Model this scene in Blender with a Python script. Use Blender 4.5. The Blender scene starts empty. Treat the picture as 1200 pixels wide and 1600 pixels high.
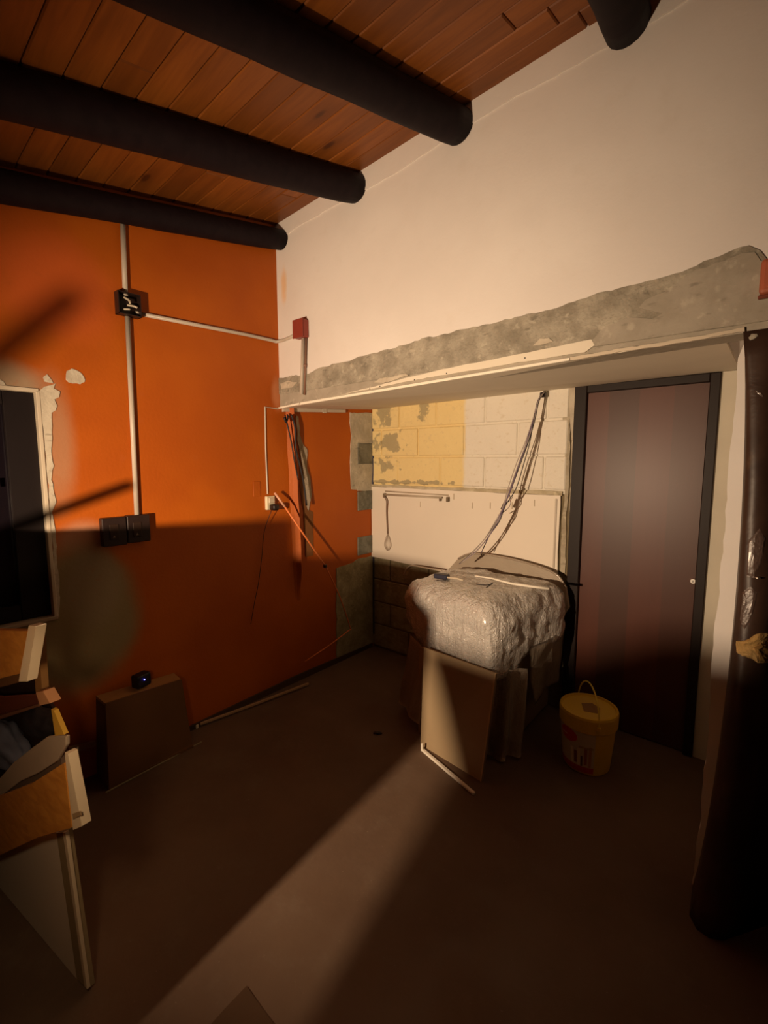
import bpy, bmesh, math, random
from mathutils import Vector, Matrix, noise
from mathutils.geometry import tessellate_polygon
random.seed(7)
SC = bpy.context.scene
COL = SC.collection

# ------------------------------------------------------------------ camera
FPX = 720.0
CAM = Vector((2.667, -3.021, 1.665))
YAW, PITCH, ROLL = math.radians(40.08), math.radians(6.32), math.radians(-0.08)
FW = Vector((-math.sin(YAW)*math.cos(PITCH), math.cos(YAW)*math.cos(PITCH), -math.sin(PITCH)))
_r = Vector((math.cos(YAW), math.sin(YAW), 0)); _u = _r.cross(FW)
RT = _r*math.cos(ROLL) + _u*math.sin(ROLL); UP = -_r*math.sin(ROLL) + _u*math.cos(ROLL)
cam_data = bpy.data.cameras.new('camera'); cam = bpy.data.objects.new('camera', cam_data); COL.objects.link(cam)
cam_data.sensor_fit = 'VERTICAL'; cam_data.sensor_height = 32.0; cam_data.lens = 32.0*FPX/1600.0
cam_data.clip_start = 0.02
M = Matrix((RT, UP, -FW)).transposed().to_4x4(); M.translation = CAM
cam.matrix_world = M
SC.camera = cam

# ------------------------------------------------------------------ world, light, exposure
SC.view_settings.view_transform = 'Standard'; SC.view_settings.look = 'None'
SC.view_settings.gamma = 1.0; SC.view_settings.use_curve_mapping = False
SC.view_settings.exposure = 0.0
w = bpy.data.worlds.new('night'); SC.world = w; w.use_nodes = True
w.node_tree.nodes['Background'].inputs[0].default_value = (0.5, 0.55, 0.8, 1)
w.node_tree.nodes['Background'].inputs[1].default_value = 0.002
LAMP = Vector((1.43, -3.6, 1.40))
ld = bpy.data.lights.new('work_lamp_bulb', 'SPOT'); ld.energy = 395; ld.color = (1.0, 0.71, 0.46)
ld.shadow_soft_size = 0.018; ld.spot_size = math.radians(115); ld.spot_blend = 1.0
lo = bpy.data.objects.new('work_lamp_bulb', ld); COL.objects.link(lo); lo.location = LAMP
lo.rotation_euler = (Vector((0.80, -0.95, 1.38)) - LAMP).to_track_quat('-Z', 'Y').to_euler()

ld2 = bpy.data.lights.new('fill_lamp_bulb', 'SPOT'); ld2.energy = 9; ld2.color = (1.0, 0.66, 0.36)  # added fill light to brighten the dresser, not a known lamp
ld2.shadow_soft_size = 0.04; ld2.spot_size = math.radians(100); ld2.spot_blend = 1.0
FILL_POS = Vector((1.72, -2.93, 1.22))
lo2 = bpy.data.objects.new('fill_lamp_bulb', ld2); COL.objects.link(lo2); lo2.location = FILL_POS
lo2.rotation_euler = (Vector((.85, -2.72, .68)) - FILL_POS).to_track_quat('-Z', 'Y').to_euler()

# ------------------------------------------------------------------ helpers
def ray(x, y): return FW + RT*((x-600)/FPX) - UP*((y-800)/FPX)
def on(ax, v, x, y):
    d = ray(x, y); return CAM + d*((v-CAM[ax])/d[ax])
YB = -0.978
def PA(x, y, o=0.0): return on(0, o, x, y)
def PB(x, y, o=0.0): return on(1, YB-o, x, y)
def PC(x, y, o=0.0): return on(1, -o, x, y)
def PZ(x, y, h=0.0): return on(2, h, x, y)
def PV(x, y, o=0.0):                      # vertical plane of the dresser side
    n = Vector((0.146, -0.989, 0)).normalized(); p0 = Vector((1.095, -2.65, 0)) + n*o
    d = ray(x, y); return CAM + d*((p0-CAM).dot(n)/d.dot(n))

def link(name, bm, mat, parent=None, smooth=False):
    bmesh.ops.recalc_face_normals(bm, faces=bm.faces)
    if parent is not None:
        off = wloc(parent)
        bmesh.ops.translate(bm, verts=bm.verts, vec=-off)
    me = bpy.data.meshes.new(name); bm.to_mesh(me); bm.free()
    o = bpy.data.objects.new(name, me); COL.objects.link(o)
    for m_ in (mat if isinstance(mat, (list, tuple)) else [mat]): me.materials.append(m_)
    if smooth:
        for p in me.polygons: p.use_smooth = True
    if parent is not None: o.parent = parent
    return o
def wloc(o):
    v = Vector((0, 0, 0))
    while o is not None: v = v + o.location; o = o.parent
    return v
def tag(o, label, cat, group=None):
    o['label'] = label; o['category'] = cat
    if group: o['group'] = group
    return o
def thing(name, label, cat, loc=(0, 0, 0), group=None):
    o = bpy.data.objects.new(name, None); o.empty_display_size = 0.1; COL.objects.link(o); o.location = loc
    return tag(o, label, cat, group)
def struct(o): o['kind'] = 'structure'; return o
def lab(o, l): o['label'] = l; return o

def add_box(bm, lo_, hi, bev=0.0, rot=None, seg=1):
    c = (Vector(lo_)+Vector(hi))/2; s = Vector(hi)-Vector(lo_)
    r = bmesh.ops.create_cube(bm, size=1.0); vs = r['verts']
    for v in vs: v.co = Vector((v.co.x*s.x, v.co.y*s.y, v.co.z*s.z))
    if bev > 0:
        es = list({e for v in vs for e in v.link_edges})
        rr = bmesh.ops.bevel(bm, geom=es, offset=bev, segments=seg, profile=0.5, affect='EDGES')
        vs = list({v for f in rr['faces'] for v in f.verts} | {v for v in vs if v.is_valid})
    m = rot.to_4x4() if rot else Matrix.Identity(4)
    m.translation = c
    for v in vs: v.co = m @ v.co
    return vs
def box(lo_, hi, bev=0.0, rot=None, seg=1):
    bm = bmesh.new(); add_box(bm, lo_, hi, bev, rot, seg); return bm
def jag(pts, step, amp, seed=0, keep=()):
    """subdivide a closed outline and make it ragged"""
    out = []; n = len(pts)
    for i in range(n):
        a, b = Vector(pts[i]), Vector(pts[(i+1) % n]); L = (b-a).length; st_ = step*.6
        k = max(1, int(L/st_)) if i not in keep else 1
        for j in range(k):
            p = a.lerp(b, j/k)
            if i not in keep or j > 0:
                if not (j == 0 and ((i-1) % n in keep)):
                    nv = (noise.noise_vector(p*(0.45/step)+Vector((seed, 0, 0)))+.7*noise.noise_vector(p*(1.7/step)+Vector((seed, 5, 0))))*amp
                    p = p + nv
            out.append(p)
    return out
def add_prism(bm, pts, vec, flat_ax=None, val=None):
    """polygon pts (3D) extruded by vec"""
    pts = [Vector(p) for p in pts]
    if flat_ax is not None:
        for p in pts: p[flat_ax] = val
    a = [bm.verts.new(p) for p in pts]; b = [bm.verts.new(p+Vector(vec)) for p in pts]
    n = len(pts)
    for i in range(n): bm.faces.new((a[i], b[i], b[(i+1) % n], a[(i+1) % n]))
    if n <= 4:
        bm.faces.new(a); bm.faces.new(list(reversed(b)))
    else:
        for t in tessellate_polygon([pts]):
            if len(set(t)) < 3: continue
            for q, rev in ((a, 0), (b, 1)):
                vs = [q[k] for k in t]
                try: bm.faces.new(vs[::-1] if rev else vs)
                except ValueError: pass
    return a+b
def prism(pts, vec, flat_ax=None, val=None):
    bm = bmesh.new(); add_prism(bm, pts, vec, flat_ax, val); return bm
def add_tube(bm, pts, r, seg=8, cap=True, rfun=None, sub=0):
    pts = [Vector(p) for p in pts]
    if sub:
        q = []
        for i in range(len(pts)-1):
            p0 = pts[max(i-1, 0)]; p1 = pts[i]; p2 = pts[i+1]; p3 = pts[min(i+2, len(pts)-1)]
            for j in range(sub):
                t = j/sub
                q.append(0.5*((2*p1)+(p2-p0)*t+(2*p0-5*p1+4*p2-p3)*t*t+(3*p1-p0-3*p2+p3)*t**3))
        q.append(pts[-1]); pts = q
    rings = []; prev = None
    for i, p in enumerate(pts):
        t = (pts[min(i+1, len(pts)-1)]-pts[max(i-1, 0)]).normalized()
        if prev is None:
            a = t.orthogonal().normalized()
        else:
            a = (prev-t*prev.dot(t)).normalized()
        prev = a; b = t.cross(a)
        rr = rfun(i/(len(pts)-1), i)*r if rfun else r
        rings.append([bm.verts.new(p+(a*math.cos(2*math.pi*k/seg)+b*math.sin(2*math.pi*k/seg))*rr) for k in range(seg)])
    for i in range(len(rings)-1):
        for k in range(seg):
            bm.faces.new((rings[i][k], rings[i][(k+1) % seg], rings[i+1][(k+1) % seg], rings[i+1][k]))
    if cap:
        bm.faces.new(rings[0]); bm.faces.new(rings[-1])
    return rings
def tube(pts, r, seg=8, **k):
    bm = bmesh.new(); add_tube(bm, pts, r, seg, **k); return bm
def add_lathe(bm, prof, c=(0, 0, 0), seg=40, a0=0.0, a1=2*math.pi):
    c = Vector(c); full = abs(a1-a0-2*math.pi) < 1e-6; n = seg if full else seg+1
    rings = []
    for (r, z) in prof:
        rings.append([bm.verts.new(c+Vector((r*math.cos(a0+(a1-a0)*k/seg), r*math.sin(a0+(a1-a0)*k/seg), z))) for k in range(n)])
    for i in range(len(rings)-1):
        for k in range(seg):
            k2 = (k+1) % n
            bm.faces.new((rings[i][k], rings[i][k2], rings[i+1][k2], rings[i+1][k]))
    return rings

# ------------------------------------------------------------------ materials
class NT:
    def __init__(s, name):
        s.m = bpy.data.materials.new(name); s.m.use_nodes = True; s.t = s.m.node_tree
        s.b = s.t.nodes['Principled BSDF']; s.tc = s.t.nodes.new('ShaderNodeTexCoord')
        s.co = s.tc.outputs['Object']
    def n(s, t, **k):
        nd = s.t.nodes.new('ShaderNode'+t)
        for a, b in k.items(): setattr(nd, a, b)
        return nd
    def l(s, a, b): s.t.links.new(a, b)
    def setin(s, sock, v):
        if isinstance(v, bpy.types.NodeSocket): s.l(v, sock)
        elif isinstance(v, (tuple, list)) and len(v) == 3 and sock.type == 'RGBA': sock.default_value = (*v, 1)
        else: sock.default_value = v
    def math(s, op, a, b=0.0, c=0.0):
        nd = s.n('Math', operation=op); s.setin(nd.inputs[0], a); s.setin(nd.inputs[1], b); s.setin(nd.inputs[2], c); return nd.outputs[0]
    def noise(s, scale, detail=4, rough=.55, dist=0.0, vec=None, sc=None):
        nd = s.n('TexNoise'); v = vec or s.co
        if sc: v = s.scale(v, sc)
        s.l(v, nd.inputs['Vector']); nd.inputs['Scale'].default_value = scale
        nd.inputs['Detail'].default_value = detail; nd.inputs['Roughness'].default_value = rough; nd.inputs['Distortion'].default_value = dist
        return nd.outputs[0]
    def scale(s, v, sc):
        mp = s.n('Mapping'); s.l(v, mp.inputs[0]); mp.inputs['Scale'].default_value = sc; return mp.outputs[0]
    def xyz(s, v=None):
        nd = s.n('SeparateXYZ'); s.l(v or s.co, nd.inputs[0]); return nd.outputs
    def ramp(s, v, a, b, lo_=0., hi=1.):
        nd = s.n('MapRange'); nd.interpolation_type = 'SMOOTHSTEP'; s.setin(nd.inputs[0], v)
        nd.inputs[1].default_value = a; nd.inputs[2].default_value = b; nd.inputs[3].default_value = lo_; nd.inputs[4].default_value = hi
        return nd.outputs[0]
    def mix(s, f, a, b, mode='MIX'):
        nd = s.n('Mix', data_type='RGBA', blend_type=mode); s.setin(nd.inputs[0], f); s.setin(nd.inputs[6], a); s.setin(nd.inputs[7], b); return nd.outputs[2]
    def bump(s, h, strength=.3, dist=.01):
        nd = s.n('Bump'); nd.inputs['Strength'].default_value = strength; nd.inputs['Distance'].default_value = dist
        s.l(h, nd.inputs['Height']); s.l(nd.outputs[0], s.b.inputs['Normal']); return nd
    def out(s, col, rough=.7, spec=.3):
        s.setin(s.b.inputs['Base Color'], col); s.setin(s.b.inputs['Roughness'], rough); s.b.inputs['Specular IOR Level'].default_value = spec
        return s.m
def M_simple(name, col, rough=.6, var=.15, scale=8, spec=.3, bump=.15, metal=0):
    t = NT(name); f = t.noise(scale, 5)
    c = t.mix(f, tuple(x*(1-var) for x in col), tuple(min(1, x*(1+var)) for x in col))
    if bump: t.bump(t.noise(scale*8, 3), bump, .003)
    t.b.inputs['Metallic'].default_value = metal
    return t.out(c, rough, spec)

def m_orange():
    t = NT('orange_paint'); X = t.xyz()
    nz = t.noise(3.5, 5, .6); nz2 = t.noise(14, 4)
    c = t.mix(t.ramp(t.noise(1.3, 3), .35, .7), (.40, .082, .0035), (.49, .112, .0045))
    def patch(c, cy, cz, ry, rz, soft, col, amp=.5):
        a = t.math('POWER', t.math('DIVIDE', t.math('SUBTRACT', X[1], cy), ry), 2)
        b = t.math('POWER', t.math('DIVIDE', t.math('SUBTRACT', X[2], cz), rz), 2)
        d = t.math('SQRT', t.math('ADD', a, b))
        d = t.math('ADD', d, t.math('MULTIPLY', t.math('SUBTRACT', nz, .5), amp))
        return t.mix(t.ramp(d, 1-soft, 1+soft*.4, 1, 0), c, col)
    c = patch(c, -2.55, 2.00, .24, .13, .45, (.34, .23, .14))
    c = patch(c, -2.32, 1.75, .09, .34, .6, (.42, .19, .09))
    c = patch(c, -2.24, 1.27, .12, .10, .6, (.48, .22, .12))
    c = patch(c, -2.27, .86, .30, .40, .28, (.27, .205, .10), .3)
    c = patch(c, -2.20, 1.00, .15, .22, .4, (.31, .24, .14), .3)
    c = patch(c, -1.00, 2.13, .05, .12, .6, (.55, .2, .08))
    c = patch(c, -2.28, 2.5, .3, .25, .6, (.60, .12, .02))
    c = t.mix(t.math('MULTIPLY', t.ramp(nz2, .6, .75), .25), c, (.42, .10, .02))
    h = t.math('ADD', t.noise(60, 3), t.math('MULTIPLY', t.noise(4, 3), 2.0))
    t.bump(h, .25, .004)
    return t.out(c, .55, .3)
def m_white():
    t = NT('white_limewash')
    c = t.mix(t.ramp(t.noise(1.1, 4), .35, .7), (.74, .70, .66), (.82, .79, .75))
    c = t.mix(t.math('MULTIPLY', t.ramp(t.noise(9, 5), .55, .8), .25), c, (.68, .63, .56))
    X = t.xyz()
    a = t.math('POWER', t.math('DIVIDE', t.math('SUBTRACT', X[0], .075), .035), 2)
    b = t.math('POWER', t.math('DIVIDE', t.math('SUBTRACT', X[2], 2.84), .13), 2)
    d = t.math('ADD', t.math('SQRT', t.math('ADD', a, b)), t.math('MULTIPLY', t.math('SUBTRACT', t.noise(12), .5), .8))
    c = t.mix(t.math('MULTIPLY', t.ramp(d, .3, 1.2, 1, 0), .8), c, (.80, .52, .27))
    h = t.math('ADD', t.noise(50, 3), t.math('MULTIPLY', t.noise(3, 3), 3.0)); t.bump(h, .25, .004)
    return t.out(c, .8, .15)
def m_mortar(name='grey_mortar', a=(.25, .225, .175), b=(.41, .375, .30), bs=.9):
    t = NT(name); n1 = t.noise(7, 6, .65)
    c = t.mix(t.ramp(n1, .35, .65), a, b)
    c = t.mix(t.math('MULTIPLY', t.ramp(t.noise(22, 5), .58, .7), .5), c, tuple(min(1, x*1.35) for x in b))
    c = t.mix(t.math('MULTIPLY', t.ramp(t.noise(13, 5, vec=t.scale(t.co, (1, 1, 2.5))), .60, .72), .6), c, tuple(x*.6 for x in a))
    t.bump(t.math('ADD', t.noise(30, 5), t.noise(8, 4)), bs, .012)
    return t.out(c, .9, .1)
def m_block():
    t = NT('painted_block')
    ge = t.n('NewGeometry'); P = ge.outputs['Position']; X = t.xyz(P)
    nz = t.noise(6, 4, vec=P)
    xx = t.math('ADD', X[0], t.math('MULTIPLY', t.math('SUBTRACT', nz, .5), .05))
    c = t.mix(t.ramp(xx, .895, .93), t.mix(nz, (.84, .68, .34), (.76, .61, .30)), t.mix(nz, (.80, .76, .66), (.74, .70, .60)))
    # bare grey patches near the corner
    def blot(c, cx, cz, rx, rz):
        a = t.math('POWER', t.math('DIVIDE', t.math('SUBTRACT', X[0], cx), rx), 2)
        b = t.math('POWER', t.math('DIVIDE', t.math('SUBTRACT', X[2], cz), rz), 2)
        d = t.math('ADD', t.math('SQRT', t.math('ADD', a, b)), t.math('MULTIPLY', t.math('SUBTRACT', t.noise(14, 5, vec=P), .5), 4.0))
        return t.mix(t.ramp(d, .6, .95, .85, 0), c, (.36, .31, .19))
    c = blot(c, .16, 2.05, .11, .09); c = blot(c, .21, 1.81, .12, .09); c = blot(c, .17, 1.63, .12, .07)
    c = blot(c, .05, 1.78, .04, .08); c = blot(c, .53, 2.06, .05, .1); c = blot(c, .33, 1.49, .5, .02)
    c = t.mix(t.math('MULTIPLY', t.ramp(t.noise(35, 5, vec=P), .58, .7), .3), c, (.55, .45, .28))
    t.bump(t.math('ADD', t.noise(25, 5, vec=P), t.math('MULTIPLY', t.noise(7, 3, vec=P), 2.)), .7, .008)
    return t.out(c, .85, .15)
def m_wood(name, a, b, knots=True, sc=(1.2, 14, 14), spec=.3, rough=.5, rand=True):
    t = NT(name)
    oi = t.n('ObjectInfo'); off = t.n('VectorMath', operation='ADD')
    t.l(t.co, off.inputs[0]); cmb = t.n('CombineXYZ'); t.l(t.math('MULTIPLY', oi.outputs['Random'], 37.0), cmb.inputs[0]); t.l(t.math('MULTIPLY', oi.outputs['Random'], 11.0), cmb.inputs[1])
    t.l(cmb.outputs[0], off.inputs[1]); v = off.outputs[0] if rand else t.co
    g = t.noise(1.6, 6, .6, .6, vec=t.scale(v, sc))
    c = t.mix(t.ramp(g, .3, .72), a, b)
    if rand: c = t.mix(t.math('MULTIPLY', oi.outputs['Random'], .55), c, tuple(x*.6 for x in a))
    if knots:
        vo = t.n('TexVoronoi'); t.l(t.scale(v, (2.2, 5.5, 1)), vo.inputs['Vector']); vo.inputs['Scale'].default_value = 1.0
        c = t.mix(t.ramp(vo.outputs['Distance'], .05, .12, .9, 0), c, (.06, .014, .004))
        c = t.mix(t.ramp(vo.outputs['Distance'], .1, .35, .35, 0), c, tuple(x*.5 for x in a))
    t.bump(g, .12, .003)
    return t.out(c, rough, spec)
def m_floor():
    t = NT('floor_concrete')
    c = t.mix(t.ramp(t.noise(1.2, 5, .6), .3, .7), (.11, .066, .042), (.15, .096, .062))
    c = t.mix(t.math('MULTIPLY', t.ramp(t.noise(6, 6, .7), .5, .75), .4), c, (.18, .13, .09))
    c = t.mix(t.math('MULTIPLY', t.ramp(t.noise(70, 3), .68, .75), .5), c, (.24, .18, .13))
    t.bump(t.math('ADD', t.noise(40, 4), t.noise(5, 4)), .2, .004)
    return t.out(c, t.ramp(t.noise(3), .3, .7, .5, .75), .35)
def m_wrap(name, col, alpha, streak=(45, 45, 5), rough=.22, bs=.55, sss=0):
    t = NT(name); ge = t.n('NewGeometry'); P = ge.outputs['Position']
    st = t.noise(1.0, 4, .6, 1.2, vec=t.scale(P, streak)); bb = t.n('TexVoronoi'); t.l(P, bb.inputs['Vector']); bb.inputs['Scale'].default_value = 95
    wr = t.noise(9, 5, .6, 1.5, vec=P)
    h = t.math('ADD', t.math('MULTIPLY', st, 1.2), t.math('ADD', t.math('MULTIPLY', bb.outputs['Distance'], -.25), wr))
    t.bump(h, bs, .02 if bs < .9 else .026)
    t.b.inputs['Coat Weight'].default_value = .9; t.b.inputs['Coat Roughness'].default_value = .14
    t.out(t.mix(wr, col, tuple(x*.8 for x in col)), rough, .6)
    t.b.inputs['Alpha'].default_value = alpha
    t.b.inputs['Subsurface Weight'].default_value = sss; t.b.inputs['Subsurface Radius'].default_value = (1, .8, .6); t.b.inputs['Subsurface Scale'].default_value = .12
    return t.m
ORANGE = m_orange(); WHITE = m_white(); MORTAR = m_mortar(); MORTAR_SMOOTH = m_mortar('smooth_mortar', (.33, .295, .235), (.39, .35, .285), .25)
PATCH = m_mortar('pale_filler', (.46, .40, .31), (.58, .52, .41), .4); BLOCK = m_block(); FLOOR = m_floor()
PLANK = m_wood('ceiling_pine', (.21, .062, .009), (.31, .098, .014))
LOG = m_wood('dark_stained_log', (.009, .0045, .0065), (.013, .007, .009), knots=False, rough=.7, rand=False, spec=.15)
DARKW = M_simple('cement_wall', (.19, .15, .09), .9, .35, 6, .1, .5)
CEMENT = m_mortar('bare_cement', (.26, .22, .125), (.38, .33, .20), .5)
BRICKG = m_mortar('bare_block', (.13, .125, .095), (.23, .22, .17), .5)
CREAM = M_simple('cream_plastic', (.58, .50, .38), .45, .08, 6, .4, .05)
CONDUIT = M_simple('ivory_conduit', (.50, .44, .36), .4, .08, 6, .4, .0)
BLACK = M_simple('black_plastic', (.022, .012, .010), .4, .3, 20, .4, .1)
REDBOX = M_simple('red_box_plastic', (.26, .045, .030), .45, .15, 20, .4, .1)
REDBOX2 = M_simple('brick_red_plastic', (.42, .11, .055), .5, .1, 20, .4, .1)
BOARD = M_simple('plasterboard', (.74, .68, .56), .8, .06, 5, .1, .1)
BOARDE = M_simple('plasterboard_edge', (.85, .80, .68), .8, .05, 5, .1, .05)
PANEL = M_simple('white_panel', (.80, .73, .62), .6, .05, 3, .25, .06)
DFRAME = M_simple('door_frame_paint', (.014, .008, .006), .5, .2, 5, .22, .05)
WIRE = M_simple('black_cable', (.018, .014, .016), .5, .2, 30, .4, 0)
WIREV = M_simple('violet_grey_cable', (.14, .10, .16), .5, .2, 30, .4, 0)
WIREW = M_simple('grey_cable', (.40, .34, .30), .5, .1, 30, .4, 0)
NIGHT = M_simple('dark_window_glass', (.010, .007, .010), .12, .2, 3, .5, 0)
SASH = M_simple('dark_sash', (.010, .006, .006), .6, .2, 5, .2, .05)

# ================================================================== SETTING
# floor
floor = struct(link('floor', box((-.2, -6.1, -.1), (5.6, .2, 0)), FLOOR))
# orange wall (left), with a window opening
WY0, WY1, WZ0, WZ1 = -3.35, -2.372, .905, 1.992
bm = bmesh.new()
add_box(bm, (-.18, WY1, 0), (0, .15, 3.6)); add_box(bm, (-.18, -6.1, 0), (0, WY0, 3.6))
add_box(bm, (-.18, WY0, 0), (0, WY1, WZ0)); add_box(bm, (-.18, WY0, WZ1), (0, WY1, 3.6))
wall_left = struct(link('wall_left', bm, ORANGE))
# back wall of the recess
wall_back = struct(link('wall_back', box((0, 0, 0), (5.5, .15, 2.5)), DARKW))
# white upper wall, its pier
bm = bmesh.new()
add_box(bm, (0, YB, 2.125), (5.5, -.002, 3.75))
wall_right = struct(link('wall_right', bm, WHITE))
pier = [PB(1166, 516), PB(1162, 640), PB(1155, 780), PB(1143, 900), PB(1130, 1000), PB(1122, 1100), PB(1109, 1200), PB(1094, 1294), PB(1082, 1362)]
left = [(2.535, 0.0), (2.545, .3), (2.55, .6), (2.542, .95), (2.55, 1.3), (2.546, 1.6), (2.547, 1.85), (2.55, 2.02), (2.575, 2.124)]
pts = [Vector((a, YB, b)) for a, b in left]
rp = [Vector((2.65, YB, min(max(p.z, 0), 2.124))) for p in pier]
rp[-1].z = 0; rp[0].z = 2.124
outl = jag(pts+rp, .06, .009, 3, keep=(8, 17))
outl = [Vector((p.x, YB, min(max(p.z, 0), 2.124))) for p in outl]
struct(link('trim_1', prism(outl, (0, -YB-.001, 0)), WHITE))
DIM = M_simple('dim_terracotta_wall', (.30, .17, .10), .9)
# remaining sides of the room, outside the frame
struct(link('wall_near', box((0, -6.1, 0), (5.5, -6.0, 3.7)), DIM))
struct(link('wall_side', box((5.5, -6.1, 0), (5.6, 0, 3.9)), DIM))
struct(link('wall_front', box((3.2, YB, 0), (5.5, YB+.15, 2.13)), WHITE))

# ceiling: deck + planks.  z(x,y)
SL = .20
def cz(x, y): return 3.235 + .055*x + SL*(y-YB)
bm = bmesh.new()
q = [(-.2, -6.1), (5.6, -6.1), (5.6, YB+.05), (-.2, YB+.05)]
add_prism(bm, [Vector((x, y, cz(x, y)+.03)) for x, y in q], (0, 0, .08))
ceiling = struct(link('ceiling', bm, PLANK))
wd = .118; k = 0; y = YB
while y > -3.35:
    y2 = y-wd; x = 0.0; off = random.uniform(.3, 1.5)
    xs = [0.0]; 
    while xs[-1] < 3.6: xs.append(xs[-1] + (off if len(xs) == 1 else random.uniform(1.2, 1.9)))
    for a, b in zip(xs[:-1], xs[1:]):
        b = min(b, 3.7)
        if a >= b: continue
        g = .0016; dz = random.uniform(-.0015, .0015)
        ly0, ly1, lx0, lx1 = y2+g, y-g, a+g, b-g
        c = Vector(((lx0+lx1)/2, (ly0+ly1)/2, 0)); c.z = cz(c.x, c.y)
        bm = bmesh.new()
        rings = []
        for (ins, dzz) in ((.0, .028), (.0, .006), (.004, .0)):
            rings.append([bm.verts.new(Vector((xx, yy, cz(xx, yy)+dzz+dz))) for xx, yy in
                          ((lx0+ins, ly0+ins), (lx1-ins, ly0+ins), (lx1-ins, ly1-ins), (lx0+ins, ly1-ins))])
        for r0, r1 in zip(rings[:-1], rings[1:]):
            for i in range(4): bm.faces.new((r0[i], r0[(i+1) % 4], r1[(i+1) % 4], r1[i]))
        bm.faces.new(rings[0]); bm.faces.new(rings[-1])
        bmesh.ops.translate(bm, verts=bm.verts, vec=-c)
        o = link('plank', bm, PLANK); o.location = c; o.parent = ceiling
    y = y2

# plaster band between white wall and ceiling (slightly proud lip)
bandpts = [Vector((0.0, 0, cz(0, YB)+.0)), Vector((3.4, 0, cz(3.4, YB)))]
low = [Vector((x, 0, cz(x, YB)-.105-.03*x*.0+.012*math.sin(x*5))) for x in [3.4-i*.17 for i in range(21)]]
o = link('plaster_lip', prism(jag([Vector((0, YB, cz(0, YB)+.02)), Vector((3.4, YB, cz(3.4, YB)+.02))]+low, .05, .006, 4, keep=(0,)), (0, -.006, 0), 1, YB), WHITE, wall_right)

# ------------------------------------------------ lintel details (children of the upper wall)
def B2(x, y): p = PB(x, y); return p
topl = [(431, 592), (444, 590), (453, 588), (470, 587), (484, 585), (495, 578), (520, 569), (547, 563), (580, 553), (620, 542), (660, 531), (700, 521), (740, 512), (790, 500), (830, 489),
        (870, 481), (905, 470), (935, 458), (975, 450), (1010, 440), (1040, 433), (1075, 420), (1100, 408), (1130, 399), (1158, 388), (1175, 385), (1190, 393), (1198, 408)]
P1 = [B2(a, b) for a, b in topl]; P1[0].x = .001
xr = P1[-1].x
band = P1 + [Vector((3.2, YB, 2.30)), Vector((3.2, YB, 2.126)), Vector((.001, YB, 2.126))]
o = link('mortar_patch', prism(jag(band, .035, .010, 11, keep=(28, 29, 30)), (0, -.006, 0), 1, YB), MORTAR, wall_right)
lab(o, 'rough grey mortar band along the lintel')
# smoother right-hand end of the band
sm = [(928, 531), (940, 515), (965, 507), (990, 497), (1020, 500), (1035, 490), (1000, 482), (1010, 470), (1050, 450), (1090, 425), (1130, 407), (1160, 397), (1180, 396), (1190, 410)]
P2 = [B2(a, b) for a, b in sm]+[Vector((3.2, YB, 2.28)), Vector((3.2, YB, 2.127)), Vector((1.95, YB, 2.127))]
o = link('mortar_patch', prism(jag(P2, .04, .008, 5, keep=(14, 15)), (0, -.010, 0), 1, YB), MORTAR_SMOOTH, wall_right)
lab(o, 'smooth grey cement at the right end of the lintel')
# light filler smears on the band
for pl in ([(586, 597), (600, 590), (620, 588), (635, 585), (640, 588), (622, 593), (600, 598)],
           [(833, 541), (845, 530), (860, 528), (866, 534), (850, 540)], [(440, 600), (452, 596), (466, 598), (458, 606), (442, 608)]):
    o = link('filler_smear', prism(jag([B2(a, b) for a, b in pl], .03, .006, 2), (0, -.010, 0), 1, YB), PATCH, wall_right)

# soffit boards of the lintel: a thing made of boards
soff = struct(bpy.data.objects.new('trim_2', None)); COL.objects.link(soff); soff.location = (0, YB, 2.05)
def zf(x): return 2.030 + .0275*x       # front lower edge
def zb(x): return 2.102 + .009*x        # rear lower edge
F0 = YB-.004
def soffit_board(x0, x1, y0=F0, t=.012):
    bm = bmesh.new()
    a = [Vector((x0, y0, zf(x0))), Vector((x1, y0, zf(x1))), Vector((x1, -.004, zb(x1))), Vector((x0, -.004, zb(x0)))]
    add_prism(bm, a, (0, 0, t)); return bm
o = link('soffit_board', soffit_board(.235, 2.50), BOARD, soff)
lab(link('soffit_board', soffit_board(.002, .232), M_simple('soffit_pinkish', (.70, .60, .50), .8, .05, 5, .1, .05), soff), 'narrow off-white board closing the left end')
# fascia between soffit front and the mortar
bm = bmesh.new()
add_prism(bm, [Vector((.002, YB-.001, zf(0)+.012)), Vector((3.2, YB-.001, 2.112)), Vector((3.2, YB-.001, 2.127)), Vector((.002, YB-.001, 2.127))], (0, .12, 0))
link('fascia', bm, MORTAR_SMOOTH, soff)
fb = [B2(478, 630), B2(560, 611), B2(640, 590), B2(720, 572), B2(830, 551), B2(925, 531), B2(930, 540), B2(915, 551), B2(800, 569), B2(640, 596), B2(490, 630)]
fb = [Vector((p.x, YB, max(p.z, zf(p.x)+.014) if i > 5 else p.z)) for i, p in enumerate(fb)]
fbo = link('fascia_board', prism(jag(fb, .05, .003, 8), (0, -.012, 0), 1, YB), BOARD, soff)
lab(fbo, 'cream plasterboard strip with screws')
for (sx, sy) in ((580, 608), (650, 594), (700, 584), (822, 560), (596, 604)):
    p = B2(sx, sy); bm = bmesh.new()
    bmesh.ops.create_cone(bm, cap_ends=True, segments=8, radius1=.0035, radius2=.0025, depth=.004, matrix=Matrix.Translation((p.x, YB-.0135, p.z)) @ Matrix.Rotation(math.pi/2, 4, 'X'))
    link('screw', bm, BLACK, fbo)
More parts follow.
